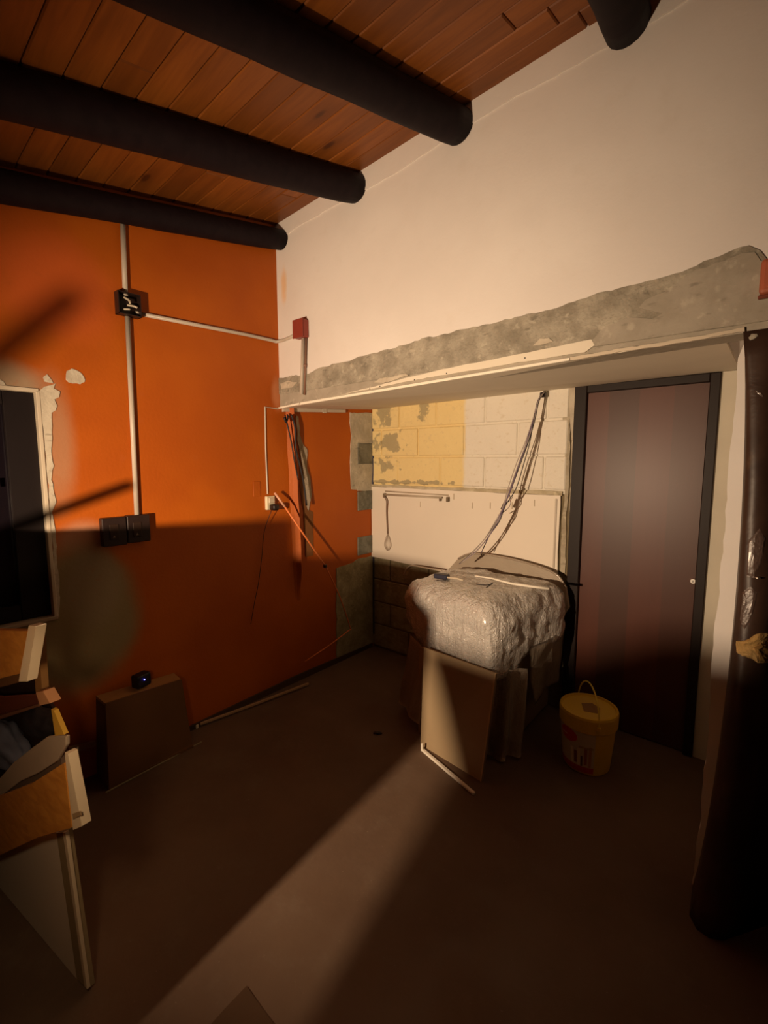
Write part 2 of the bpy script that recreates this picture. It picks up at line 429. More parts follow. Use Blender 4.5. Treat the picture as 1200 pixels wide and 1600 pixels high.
# bright cut edge of the board
bm = bmesh.new(); e0, e1 = .24, 1.98
add_prism(bm, [Vector((e0, F0, zf(e0)-.001)), Vector((e1, F0, zf(e1)-.001)), Vector((e1, F0, zf(e1)+.010)), Vector((e0, F0, zf(e0)+.014))], (0, -.014, 0))
link('edge_bead', bm, BOARDE, soff)
bm = bmesh.new(); add_prism(bm, [Vector((.0, F0, zf(0)-.003)), Vector((.225, F0, zf(.22)+.002)), Vector((.225, F0, zf(.22)+.014)), Vector((.0, F0, zf(0)+.006))], (0, -.012, 0))
link('edge_bead', bm, BOARDE, soff)
rag = jag([Vector((1.98, F0, zf(1.98)-.001)), Vector((2.56, F0, zf(2.56)-.001)), Vector((2.56, F0, zf(2.56)+.012)), Vector((1.98, F0, zf(1.98)+.012))], .03, .004, 9)
link('edge_bead', prism(rag, (0, -.010, 0), 1, F0), CREAM, soff)

# ------------------------------------------------ orange wall details
cream_blob = [(103, 580), (112, 577), (125, 581), (131, 588), (132, 596), (125, 600), (113, 600), (106, 597), (101, 592)]
o = link('filler_patch', prism(jag([PA(a, b) for a, b in cream_blob], .02, .006, 1), (.004, 0, 0), 0, 0), PATCH, wall_left); lab(o, 'oval pale filler blob')
edge = [(61, 612), (70, 604), (80, 602), (86, 600), (83, 607), (93, 612), (92, 620), (84, 624), (88, 634), (86, 641), (81, 645), (82, 665), (80, 690), (80, 712), (83, 728), (80, 750), (84, 770),
        (87, 784), (82, 800), (87, 830), (88, 870), (92, 910), (93, 950), (92, 964), (88, 962), (83, 870), (78, 790), (72, 720), (66, 660)]
o = link('filler_patch', prism(jag([PA(a, b) for a, b in edge], .03, .004, 6), (.005, 0, 0), 0, 0), PATCH, wall_left); lab(o, 'ragged pale filler down the window edge')
o = link('filler_patch', prism(jag([PA(a, b) for a, b in [(67, 590), (73, 585), (80, 594), (84, 600), (70, 597)]], .02, .004, 7), (.004, 0, 0), 0, 0), PATCH, wall_left)
o = link('filler_patch', prism(jag([PA(a, b) for a, b in [(-30, 585), (-5, 592), (6, 597), (12, 606), (-30, 606)]], .02, .004, 7), (.004, 0, 0), 0, 0), PATCH, wall_left)
# grey mortar column beside the corner with bare blocks
g1 = [(546, 645), (548, 680), (547, 720), (548, 764), (558, 765), (558, 767), (581, 767), (581, 645)]
g1p = [PA(a, b) for a, b in g1]; 
for i in (6, 7): g1p[i].y = -.002
o = link('mortar_patch', prism(jag(g1p, .04, .006, 4, keep=(6,)), (.006, 0, 0), 0, 0), PATCH if False else m_mortar('putty_mortar', (.42, .38, .30), (.54, .49, .39), .4), wall_left)
for (x0, y0, x1, y1) in ((558, 691, 582, 725), (558, 767, 582, 798), (558, 839, 582, 868)):
    a = PA(x0, y0); b = PA(x1, y1)
    bm = bmesh.new(); add_box(bm, (.0, a.y, PA(x0, y1).z), (.012, -.002, PA(x0, y0).z-.004), .003)
    link('brick', bm, BRICKG, wall_left)
g2 = [PA(a, b) for a, b in [(552, 879), (560, 872), (582, 868)]]
g2[-1].y = -.002
low = g2+[Vector((0, -.002, .03)), Vector((0, -.30, .02)), Vector((0, -.47, .02)), Vector((0, -.47, .25)), Vector((0, -.46, .6)), Vector((0, -.46, .80))]
o = link('cement_patch', prism(jag(low, .05, .008, 12, keep=(2, 3)), (.006, 0, 0), 0, 0), CEMENT, wall_left)
# plaster ridge left by the old wall end, painted orange; it faces the lamp
def ridge():
    bm = bmesh.new(); prev = None
    n = 26
    for i in range(n):
        z = .62 + (2.07-.62)*i/(n-1)
        yL = -.955 + (.05*(1-i/(n-1))); yP = -.845 + .02*(1-i/(n-1)); yR = -.80 + .01*math.sin(z*9)
        w_ = .008*noise.noise(Vector((0, 3, z*6)))
        fade = min(1, (z-.62)/.25)
        u_ = (2.07-z)/(2.07-.62)
        pk = PA(459+15*u_, 650+270*u_, .046); pl_ = PA(446+14*u_, 650+270*u_)
        yP = pk.y; yL = pl_.y
        ring = [Vector((-.002, yL+w_, z)), Vector((.016*fade, yL+(yP-yL)*.5+w_, z)), Vector((.046*fade+.002, yP+w_, z)), Vector((.034*fade+.002, yP+.012, z)), Vector((-.002, yP+.022+w_, z))]
        vs = [bm.verts.new(p) for p in ring]
        if prev:
            for a in range(4): bm.faces.new((prev[a], prev[a+1], vs[a+1], vs[a]))
        prev = vs
    return bm
lab(link('plaster_ridge', ridge(), ORANGE, wall_left), 'bulging strip where the old partition met the wall')
g3 = [(462, 650), (466, 652), (468, 680), (474, 697), (479, 702), (479, 730), (484, 750), (486, 775), (481, 797), (478, 790), (475, 760), (472, 730), (468, 710), (464, 690)]
o = link('mortar_patch', prism(jag([PA(a, b) for a, b in g3], .025, .006, 2), (.008, 0, 0), 0, 0), m_mortar('channel_mortar', (.36, .30, .22), (.50, .43, .33), .5), wall_left)
g4 = [(468, 715), (473, 735), (477, 765), (480, 795), (488, 800), (489, 868), (477, 870), (474, 800), (468, 760)]
o = link('chased_channel', prism(jag([PA(a, b) for a, b in g4], .03, .004, 2), (.004, 0, 0), 0, 0), M_simple('raw_channel', (.20, .085, .03), .9, .3, 10, .1, .4), wall_left)
# faint square outline by the outlet
# thin plaster hairline scar bar from soffit to outlet = raceway (thing below)

# window in the orange wall
win = struct(bpy.data.objects.new('window_1', None)); COL.objects.link(win); win.location = (0, (WY0+WY1)/2, WZ0)
link('pane', box((-.075, WY0+.01, WZ0+.01), (-.065, WY1-.01, WZ1-.01)), NIGHT, win)
bm = bmesh.new(); add_box(bm, (-.06, WY1-.13, WZ0+.006), (-.03, WY1-.012, WZ1-.006), .003); link('sash_stile', bm, SASH, win)
bm = bmesh.new(); add_box(bm, (-.06, WY0+.01, WZ0+.006), (-.03, WY0+.12, WZ1-.006), .003); link('sash_stile', bm, SASH, win)
bm = bmesh.new(); add_box(bm, (-.058, WY0+.12, WZ0+.006), (-.032, WY1-.13, WZ0+.08), .003); link('sash_rail', bm, SASH, win)
bm = bmesh.new(); add_box(bm, (-.058, WY0+.12, WZ1-.07), (-.032, WY1-.13, WZ1-.006), .003); link('sash_rail', bm, SASH, win)
for nm, lo_, hi in (('window_frame', (-.10, WY1-.012, WZ0), (.008, WY1+.004, WZ1)), ('window_frame', (-.10, WY0, WZ1-.006), (.008, WY1, WZ1+.012)), ('window_frame', (-.10, WY0-.004, WZ0), (.008, WY0+.012, WZ1))):
    link(nm, box(lo_, hi, .002), CREAM, win)
link('window_sill', box((-.10, WY0, WZ0-.016), (.012, WY1+.004, WZ0+.002), .003), M_simple('grey_sill', (.40, .33, .24), .7), win)
p = PA(37, 755); link('sash_latch', box((-.03, p.y-.10, p.z-.02), (-.018, p.y-.088, p.z+.02), .002), CREAM, win)

# ------------------------------------------------ block wall: individual blocks
rows = [(1.478, 1.692, [.0, .285, .702, 1.079, 1.513, 1.66]), (1.706, 1.922, [.0, .11, .49, .91, 1.324, 1.66]), (1.936, 2.125, [.0, .30, .66, 1.076, 1.52, 1.66])]
for z0, z1, xs in rows:
    for a, b in zip(xs[:-1], xs[1:]):
        bm = bmesh.new(); add_box(bm, (a+.006, -.017+random.uniform(-.003, .003), z0), (b-.006, .0, z1), .006)
        link('block', bm, BLOCK, wall_back)
bm = bmesh.new(); add_box(bm, (.002, -.005, 1.45), (1.665, 0, 2.13)); link('mortar_joints', bm, BLOCK, wall_back)
# lower cement blocks under the panel
for r_, z0 in enumerate((.02, .225, .43, .635)):
    x = -.2 if r_ % 2 else 0.0
    while x < 1.66:
        a, b = max(x, 0)+.006, min(x+.4, 1.66)-.006
        if b-a > .05:
            bm = bmesh.new(); add_box(bm, (a, -.008+random.uniform(-.002, .002), z0), (b, 0, z0+.193), .004); link('block', bm, CEMENT, wall_back)
        x += .4
# plaster reveal between blocks and the door frame
strip = [(877, 604), (888, 602), (891, 640), (892, 700), (890, 760), (886, 800), (885, 850), (884, 895), (876, 893), (879, 820), (884, 760), (883, 700), (880, 650)]
link('mortar_patch', prism(jag([PC(a, b) for a, b in strip], .04, .005, 2), (0, -.013, 0), 1, 0), m_mortar('reveal_mortar', (.34, .29, .21), (.46, .41, .31), .7), wall_back)
pale = [(888, 600), (903, 600), (901, 700), (898, 800), (894, 900), (890, 1000), (888, 1060), (884, 1060), (886, 1000), (888, 900), (890, 820), (893, 740), (894, 690), (890, 640)]
link('plaster_edge', prism(jag([PC(a, b) for a, b in pale], .04, .004, 5), (0, -.011, 0), 1, 0), PATCH, wall_back)
jr = [(1124, 576), (1160, 572), (1150, 700), (1135, 900), (1110, 1215), (1080, 1215), (1088, 1100), (1104, 880), (1114, 740)]
jrp = [PC(a, b) for a, b in jr]
for q_ in jrp: q_.z = max(q_.z, .0); q_.x = min(max(q_.x, 2.42), 2.56)
link('door_reveal', prism([Vector((2.43, 0, 0)), Vector((2.54, 0, 0)), Vector((2.54, 0, 2.12)), Vector((2.43, 0, 2.12))], (0, -.03, 0)), M_simple('reveal_plaster', (.56, .52, .42), .85, .12, 5, .1, .3), wall_back)

# door
door = struct(bpy.data.objects.new('door_1', None)); COL.objects.link(door); door.location = (2.06, 0, 0)
def m_door():
    t = NT('brown_veneer'); X = t.xyz()
    base = t.mix(t.noise(2.0, 4, vec=t.scale(t.co, (6, 1, .6))), (.066, .016, .007), (.090, .024, .010))
    s1 = t.math('SUBTRACT', t.ramp(X[0], -.168, -.163), t.ramp(X[0], -.008, -.003)); base = t.mix(t.math('MULTIPLY', s1, .85), base, (.05, .017, .008))
    s2 = t.ramp(X[0], .163, .168); base = t.mix(t.math('MULTIPLY', s2, .7), base, (.055, .018, .009))
    t.bump(t.noise(30, 3, vec=t.scale(t.co, (4, 1, .4))), .05, .002)
    t.b.inputs['Coat Weight'].default_value = .12; t.b.inputs['Coat Roughness'].default_value = .35
    return t.out(base, .45, .35)
link('door_leaf', box((1.745, -.022, .006), (2.405, -.003, 2.075), .002), m_door(), door)
link('door_frame', box((1.70, -.05, 0), (1.772, -.001, 2.118), .004), DFRAME, door)
link('door_frame', box((2.383, -.05, 0), (2.43, -.001, 2.118), .004), DFRAME, door)
link('door_frame', box((1.772, -.05, 2.072), (2.383, -.001, 2.118), .004), DFRAME, door)
p = PC(1083, 908, .025)
bm = bmesh.new(); bmesh.ops.create_cone(bm, cap_ends=True, segments=20, radius1=.016, radius2=.013, depth=.01, matrix=Matrix.Translation((p.x, -.027, p.z)) @ Matrix.Rotation(math.pi/2, 4, 'X'))
lk = link('lock_cylinder', bm, M_simple('steel', (.7, .66, .6), .3, .1, 10, .5, 0, 1), door)
link('keyhole', box((p.x-.0015, -.034, p.z-.006), (p.x+.0015, -.0318, p.z+.006)), BLACK, lk)

# ================================================================== THINGS
# ---- log beams
BL = [((439, 376), (0, 290), 'dark log beam nearest the orange wall', .066),
      ((556, 294), (0, 138), 'dark log beam second from the orange wall', .078),
      ((717, 181), (367, 0), 'dark log beam ending at the middle of the white wall', .078),
      ((985, 4), (700, -160), 'dark log beam end at the top right corner', .078)]
for (e, l, label, r) in BL:
    b = PB(*e); d = ray(*l)
    n = Vector((-.055, -SL, 1))           # plane parallel to the ceiling through b
    t = (b-CAM).dot(n)/d.dot(n); q = CAM+d*t
    dr = (q-b).normalized()
    if label.endswith('corner'): dr = Vector((.04, -1, -SL)).normalized()
    if r < .07: dr = Vector((max(dr.x, .0), dr.y, dr.z))
    # keep the log just under the boards
    a = Vector((b.x, b.y+.01, cz(b.x, b.y)-r*.93)) if False else b+Vector((0, .0, 0))
    L = 4.6
    pts = [a+dr*(-.0)+dr*(L*i/40.) for i in range(41)]
    pts = [Vector((max(p.x, r*.95), p.y, min(p.z, cz(p.x, p.y)-r*.98))) for p in pts]
    root = thing('log_beam', label, 'beam', tuple(a), 'log ceiling beams')
    bm = bmesh.new(); rs = add_tube(bm, pts, r, 20, cap=True)
    for ring in rs:
        for v in ring: v.co += noise.noise_vector(v.co*3.5)*.006
    for v in rs[0]: v.co.y = YB-.001
    link('log', bm, LOG, root, smooth=True)

# ---- conduits and boxes on the orange wall
def pipe(pts, r, mat, name, label, cat, group=None, clips=()):
    root = thing(name, label, cat, tuple(pts[0]), group)
    link('pipe', tube(pts, r, 12), mat, root, smooth=True)
    for c in clips:
        c = Vector(c); bm = bmesh.new(); add_box(bm, c-Vector((.004, .012, .006)), c+Vector((.006, .012, .006)), .002); link('clip', bm, mat, root)
    return root
cr = .0125
def A_(x, y, o=cr+.001): return PA(x, y, o)
pipe([A_(191, 335), A_(196, 462)], cr, CONDUIT, 'conduit', 'pale vertical conduit from the log beam down to the upper black junction box', 'conduit', 'surface conduits')
p1, p2 = A_(199, 495), A_(214, 808)
pipe([p1, p2], cr, CONDUIT, 'conduit', 'long pale vertical conduit between the black junction box and the double switch box', 'conduit', 'surface conduits')
h0, h1, h2 = A_(212, 489, cr), A_(385, 523, cr), A_(425, 532, cr)
pb = PB(464, 522, cr)
pipe([h0, h1, h2, Vector((cr+.006, YB-.035, h2.z-.004)), Vector((.05, YB-cr-.004, h2.z)), Vector((.12, YB-cr, pb.z-.012)), pb], cr*.85, CONDUIT, 'conduit', 'pale conduit running from the black junction box round the corner to the red box', 'conduit', 'surface conduits')
sA, sB = PB(474, 528, .014), PB(471, 616, .014)
pipe([sA, sB], .012, CONDUIT, 'conduit', 'short pale conduit dropping from the red box to the mortar band', 'conduit', 'surface conduits')
rod = thing('pipe_stub', 'thin brown pipe with a collar beside the short conduit under the red box', 'pipe', tuple(PB(478, 530, .01)))
link('pipe', tube([PB(478.5, 528, .012), PB(476, 617, .012)], .007, 10), M_simple('brown_pipe', (.22, .12, .08), .5), rod, smooth=True)
c = PB(477, 571, .012); link('collar', tube([c-Vector((0, 0, .008)), c+Vector((0, 0, .008))], .012, 10), M_simple('brown_collar', (.25, .14, .10), .5), rod, smooth=True)
p = PA(197, 478)
jb = thing('junction_box', 'small open black junction box on the tall conduit, upper left of orange wall', 'electrical box', tuple(p))
bm = bmesh.new(); s = .056; t_ = .004; D = .05
for (a0, b0, a1, b1) in ((-s, -s, -s+t_, s), (s-t_, -s, s, s), (-s, -s, s, -s+t_), (-s, s-t_, s, s)):
    add_box(bm, (.001, p.y+a0, p.z+b0), (D, p.y+a1, p.z+b1))
add_box(bm, (.001, p.y-s, p.z-s), (.006, p.y+s, p.z+s)); link('box_body', bm, BLACK, jb)
for i, (dy, dz, dy2, dz2) in enumerate(((-.015, .035, .0, .0), (.0, .0, .035, -.012), (-.02, -.025, -.005, -.03))):
    link('wire_end', tube([p+Vector((.02, dy, dz)), p+Vector((.045, (dy+dy2)/2+.006, (dz+dz2)/2)), p+Vector((.05, dy2, dz2))], .0055, 7, sub=4), CREAM, jb, smooth=True)
# double switch box
a = PA(154, 812); b = PA(231, 848)
db = thing('switch_box', 'double black switch box at the foot of the long conduit', 'electrical box', (0, (a.y+b.y)/2, a.z))
z1 = 1.372; z0 = 1.222; y0 = a.y; y1 = b.y; ym = (y0+y1)/2
link('box_body', box((.001, y0, z0), (.045, ym-.002, z1), .004), BLACK, db)
link('box_body', box((.001, ym+.002, z0+.004), (.045, y1, z1+.003), .004), BLACK, db)
for yy in (ym-.065, ym+.05):
    bm = bmesh.new(); add_box(bm, (.044, yy-.022, z0+.035), (.050, yy+.022, z1-.035), .002); o = link('switch_rocker', bm, M_simple('dark_rocker', (.03, .017, .012), .35), db)
    bm = bmesh.new(); c = Vector((.052, yy-.004, z0+.045)); add_prism(bm, [c+Vector((0, -.006, 0)), c+Vector((0, .007, .001)), c+Vector((0, .0, .013))], (.001, 0, 0)); link('mark', bm, M_simple('grey_mark', (.22, .16, .12), .6), o)
# red box on the white wall
a = PB(463, 507); b = PB(484, 530)
rb = thing('junction_box', 'small dark red junction box on the white wall near the corner', 'electrical box', ((a.x+b.x)/2, YB, (a.z+b.z)/2))
link('box_body', box((a.x+.03, YB-.05, 2.455), (b.x-.005, YB-.001, 2.565), .004), REDBOX, rb)
link('box_lid', box((a.x+.027, YB-.056, 2.452), (b.x-.002, YB-.05, 2.568), .002), REDBOX, rb)
# red box at the far right
p = PB(1198, 443)
rb2 = thing('junction_box', 'brick-red box at the right edge of the mortar band above the dark post', 'electrical box', (2.66, YB, p.z))
link('box_body', box((2.590, YB-.052, 2.205), (2.74, YB-.011, 2.315), .012, seg=2), REDBOX2, rb2)
link('box_rim', box((2.588, YB-.030, 2.195), (2.742, YB-.012, 2.207), .003), M_simple('dark_red_rim', (.18, .05, .03), .5), rb2)

# thin raceway around the corner and down to the outlet
rw = thing('raceway', 'thin off-white cable raceway running under the lintel and down to the outlet', 'cable cover', tuple(PA(414, 770)))
q0, q1, q2 = PA(418, 772, .004), PA(415, 700, .004), PA(414, 636, .004)
bm = bmesh.new(); add_tube(bm, [q0, q1, q2, Vector((.004, YB-.02, q2.z-.003))], .005, 6); link('vertical_run', bm, CONDUIT, rw)
link('horizontal_run', box((.001, YB+.02, 2.005), (.016, -.02, 2.028), .002), CONDUIT, rw) if False else None
bm = bmesh.new(); add_prism(bm, [Vector((.001, YB+.015, 2.008)), Vector((.001, -.35, 2.050)), Vector((.001, -.35, 2.072)), Vector((.001, YB+.015, 2.034))], (.02, 0, 0)); link('horizontal_run', bm, CONDUIT, rw)
bm = bmesh.new(); add_box(bm, (.0215, -.60, 2.028), (.026, -.56, 2.062), .001); link('joint_cover', bm, CONDUIT, rw)

# outlet with plug
p = PA(420, 785)
ot = thing('wall_outlet', 'small cream wall outlet beside the plaster ridge with a black plug in it', 'outlet', tuple(p))
link('outlet_plate', box((.001, p.y-.035, p.z-.05), (.026, p.y+.035, p.z+.045), .004), M_simple('outlet_cream', (.75, .66, .45), .4), ot)
link('socket', box((.026, p.y-.02, p.z-.005), (.034, p.y+.028, p.z+.035), .004), CREAM, ot)
pl = thing('plug', 'black plug with a thin cord hanging from the cream outlet', 'plug', (.03, p.y+.01, p.z-.03))
link('plug_body', box((.027, p.y-.020, p.z-.052), (.085, p.y+.030, p.z-.008), .012, seg=2), BLACK, pl, smooth=True)
cp = [Vector((.05, p.y-.015, p.z-.05)), PA(413, 830, .02), PA(409, 870, .015), PA(404, 910, .015), PA(398, 940, .012), PA(392, 975, .010)]
link('cord', tube(cp, .0022, 6, sub=4), WIRE, pl, smooth=True)
# faint blanked box outline
bo = thing('blanking_plate', 'orange-painted square blanking plate just left of the outlet', 'plate', tuple(PA(402, 765)))
c = PA(401, 764); link('plate', box((.0, c.y-.028, c.z-.05), (.004, c.y+.028, c.z+.05), .001), ORANGE, bo)

# cables behind the ridge
for i, (pp, lb, m_) in enumerate((([(445, 648), (447, 655), (455, 690), (460, 720), (466, 750)], 'thinner black cable left of the chased channel', WIRE),
                              ([(455, 648), (461, 668), (462, 700), (468, 725), (474, 752), (479, 790)], 'thicker dark cable dangling from the lintel along the chased channel', WIRE))):
    o = link('cable', tube([PA(a, b, .058 if i else .055) for a, b in pp], .007 if i else .005, 8, sub=5), m_, None, smooth=True)
    tag(o, lb, 'cable', 'cables in the orange corner')
o = link('cable_stub', tube([PA(449, 648, .05), PA(450, 652, .06), PA(447, 660, .065), PA(444, 652, .06)], .006, 8, sub=4), WIRE, None, smooth=True); tag(o, 'short black cable stub curled under the lintel left end', 'cable')
# blue cable in the corner
o = link('corner_cable', tube([Vector((.012, -.012, 2.0)), Vector((.010, -.014, 1.8)), Vector((.016, -.012, 1.6)), Vector((.010, -.014, 1.44)), Vector((.018, -.014, 1.1)), Vector((.016, -.014, .8)), Vector((.02, -.02, .45)), Vector((.018, -.016, .12))], .006, 8, sub=4),
         M_simple('dark_blue_cable', (.035, .035, .075), .5), None, smooth=True); tag(o, 'dark blue cable running down the corner of the recess', 'cable')

# loose orange corrugated conduit from the outlet
fl = thing('flexible_conduit', 'thin orange conduit jutting from beside the outlet and bending back to the wall', 'conduit', tuple(PA(430, 770, .03)))
a0, a1, a2, a3 = PA(429, 770, .06), PA(445, 792, .10), PA(508, 884, .14), PA(547, 980, .10)
a4 = PA(476, 1034, .04)
ORT = M_simple('orange_tube', (.80, .22, .06), .45, .1, 20, .4, .1)
PKT = M_simple('pinkish_tube', (.78, .42, .28), .45, .1, 20, .4, .1)
link('upper_length', tube([a0, a1], .0075, 10), PKT, fl, smooth=True)
link('upper_length', tube([a1, a2], .006, 10), ORT, fl, smooth=True)
link('lower_length', tube([a2, PA(530, 930, .12), a3, PA(545, 985, .10), PA(515, 1008, .07), a4], .0045, 8, sub=3), ORT, fl, smooth=True)
link('clip', box(a2-Vector((.012, .012, .014)), a2+Vector((.012, .012, .010)), .004), BLACK, fl)

# ---- white panel on the back wall with its fittings
z0L, z1L = .826, 1.444
wp = thing('wall_panel', 'large off-white panel fixed to the back wall below the painted blocks', 'panel', (.8, -.01, .82))
wpm = jag([Vector((.004, 0, z0L)), Vector((1.63, 0, .79)), Vector((1.63, 0, 1.44)), Vector((.004, 0, z1L))], .12, .003, 1)
link('sheet', prism(wpm, (0, -.016, 0), 1, -.009), PANEL, wp)
link('top_ledge', prism(jag([Vector((.003, 0, 1.444)), Vector((1.64, 0, 1.44)), Vector((1.64, 0, 1.468)), Vector((.003, 0, 1.462))], .06, .004, 2), (0, -.019, 0), 1, -.005), m_mortar('ledge_mortar', (.42, .36, .24), (.56, .50, .36), .6), wp)
link('edge_strip', box((1.60, -.032, .80), (1.612, -.0255, 1.42), .002), CONDUIT, wp)
for sx, sy in ((657, 788), (738, 790), (766, 790), (800, 790), (835, 786), (709, 776)):
    p = PC(sx, sy, .027); link('nail', box((p.x-.003, -.031, p.z-.022), (p.x+.003, -.0255, p.z+.022), .001), CREAM, wp)
rl = thing('towel_rail', 'thin rectangular wall rail near the top left of the white panel', 'rail', tuple(PC(600, 772)))
RAILM = M_simple('rail_metal', (.50, .42, .32), .35, .1, 20, .5, 0)
DRK = M_simple('rail_bracket_brown', (.20, .15, .10), .6)  # plain dark brown for the rail brackets
r1, r2 = PC(600, 773, .05), PC(690, 778, .05)
link('rail_bar', tube([r1, r2], .007, 8), RAILM, rl, smooth=True)
link('rail_bar', tube([PC(602, 767.5, .034), PC(700, 774, .034)], .005, 8), RAILM, rl, smooth=True)
for q_ in (r1, PC(699, 779, .05)):
    bm = bmesh.new(); add_box(bm, (q_.x-.008, -.060, q_.z-.025), (q_.x+.008, -.026, q_.z+.012), .003); link('bracket', bm, DRK, rl)
bm = bmesh.new(); q_ = PC(687, 779, .05); add_box(bm, (q_.x-.006, -.055, q_.z-.020), (q_.x+.006, -.026, q_.z+.004), .003); link('bracket', bm, DRK, rl)
wk = thing('whisk', 'thin wire whisk hanging from the left end of the rail', 'whisk', tuple(PC(604, 834, .04)))
link('handle', tube([PC(600, 776, .06), PC(604, 783, .055), PC(604, 800, .045), PC(605.5, 834, .04)], .0055, 8, sub=3), M_simple('whisk_handle', (.24, .17, .12), .4), wk, smooth=True)
top = PC(605.5, 834, .04)
for k in range(5):
    ang = k*math.pi/5; dx = math.cos(ang)*.035; dy = math.sin(ang)*.018
    loop = [top, top+Vector((dx*.7, dy*.7, -.045)), top+Vector((dx, dy, -.10)), top+Vector((dx*.5, dy*.5, -.135)), top+Vector((0, 0, -.143)),
            top+Vector((-dx*.5, -dy*.5, -.135)), top+Vector((-dx, -dy, -.10)), top+Vector((-dx*.7, -dy*.7, -.045)), top]
    link('wire_loop', tube(loop, .0013, 5, sub=3), M_simple('whisk_wire', (.45, .38, .3), .35) if k == 0 else bpy.data.materials['whisk_wire'], wk, smooth=True)

# ---- hanging cable bundle
hb = thing('cable_bundle', 'bundle of thin grey and violet cables hanging from the soffit to the wrapped appliance', 'cable', tuple(PC(850, 612, .1)))
base = [(852, 611), (843, 625), (836, 655), (826, 690), (812, 725), (797, 765), (787, 790), (774, 815), (757, 842), (738, 864), (718, 880)]
for k in range(6):
    pts = []
    for i, (a, b) in enumerate(base):
        t = i/(len(base)-1); sp = 1.5 + 7*math.sin(t*math.pi)*(1 if k % 2 else .5)
        if i == 6: sp *= .35
        o_ = .10+.25*t
        pts.append(PC(a + (k-2.5)*sp*.45*math.sin(t*5+k), b+random.uniform(-1.5, 1.5), o_ if i else .05))
    if k >= 4: pts = pts[:8]+[PC(764, 838, .25), PC(751, 866, .25)]
    link('strand', tube(pts, .0030, 6, sub=4), (WIREW, WIREV, WIRE)[k % 3], hb, smooth=True)
link('strand', tube([PC(788, 788, .2), PC(800, 778, .2), PC(801, 762, .2), PC(795, 765, .2), PC(798, 785, .2), PC(792, 796, .22), PC(778, 805, .22)], .0028, 6, sub=5), WIREW, hb, smooth=True)
link('tie', tube([PC(784, 796, .225), PC(790, 783, .215)], .009, 8), WIRE, hb, smooth=True)
link('ceiling_grommet', box(PC(848, 618, .05)+Vector((-.015, -.015, -.012)), PC(848, 618, .05)+Vector((.022, .015, .02)), .004), BLACK, hb)

# ---- bubble-wrapped appliance
ap = thing('wrapped_appliance', 'bulky appliance wrapped in bubble wrap against the back wall beside the door', 'appliance', (1.25, -.42, 0))
APB = M_simple('appliance_enamel', (.20, .14, .08), .5)
link('cabinet_body', box((.97, -.60, .03), (1.62, -.06, .80), .02, seg=2), APB, ap)
for fx in (1.0, 1.56):
    for fy in (-.56, -.12):
        link('foot', box((fx, fy, 0), (fx+.035, fy+.035, .035), .004), BLACK, ap)
def wrap_mesh():
    bm = bmesh.new()
    def pb_(pts, z0, z1, bev):
        t = bmesh.new(); add_prism(t, [Vector((x, y, z0)) for x, y in pts], (0, 0, z1-z0))
        bmesh.ops.recalc_face_normals(t, faces=t.faces)
        bmesh.ops.bevel(t, geom=t.edges[:], offset=bev, segments=5, profile=.5, affect='EDGES')
        me = bpy.data.meshes.new('t'); t.to_mesh(me); t.free(); bm.from_mesh(me); bpy.data.meshes.remove(me)
    pb_([(.93, -.74), (1.60, -.87), (1.77, -.12), (.92, -.14)], .50, .925, .115)
    pb_([(.79, -.64), (1.25, -.82), (1.30, -.20), (.84, -.20)], .55, .885, .13)
    pb_([(1.05, -.77), (1.60, -.875), (1.66, -.55), (1.05, -.45)], .43, .85, .09)
    return bm
bw = link('bubble_wrap', wrap_mesh(), m_wrap('bubble_wrap', (.62, .58, .53), 1.0, (26, 26, 2.2), .13, .9, .35), ap)
md = bw.modifiers.new('r', 'REMESH'); md.mode = 'VOXEL'; md.voxel_size = .016; md.use_smooth_shade = True
md = bw.modifiers.new('s', 'SMOOTH'); md.factor = .8; md.iterations = 14
tx = bpy.data.textures.new('wrinkle', 'CLOUDS'); tx.noise_scale = .11
md = bw.modifiers.new('d', 'DISPLACE'); md.texture = tx; md.strength = .034; md.mid_level = .5; md.texture_coords = 'LOCAL'
tx2 = bpy.data.textures.new('crease', 'CLOUDS'); tx2.noise_scale = .03; tx2.noise_depth = 3
md = bw.modifiers.new('d2', 'DISPLACE'); md.texture = tx2; md.strength = .014; md.mid_level = .5; md.texture_coords = 'LOCAL'
SHEET = m_wrap('plastic_sheet', (.62, .52, .40), .78, (40, 40, 4), .3)
def drape(top, bot, nu=28, nv=18, amp=.03, seed=0, fold=14, thick=.0015):
    bm = bmesh.new(); g = []
    top = [Vector(p) for p in top]; bot = [Vector(p) for p in bot]
    def samp(l, t):
        f = t*(len(l)-1); i = min(int(f), len(l)-2); return l[i].lerp(l[i+1], f-i)
    for j in range(nv+1):
        v = j/nv; row = []
        for i in range(nu+1):
            u_ = i/nu; p = samp(top, u_).lerp(samp(bot, u_), v)
            d_ = (samp(top, min(1, u_+.02))-samp(top, max(0, u_-.02))).normalized(); nn_ = d_.cross(Vector((0, 0, 1)))
            p = p + nn_*amp*(.3+.7*v)*math.sin(u_*fold+seed+v*1.5) + noise.noise_vector(p*8+Vector((seed, 0, 0)))*amp*.5
            row.append(bm.verts.new(p))
        g.append(row)
    for j in range(nv):
        for i in range(nu): bm.faces.new((g[j][i], g[j][i+1], g[j+1][i+1], g[j+1][i]))
    r_ = bmesh.ops.solidify(bm, geom=bm.faces[:], thickness=thick)
    return bm
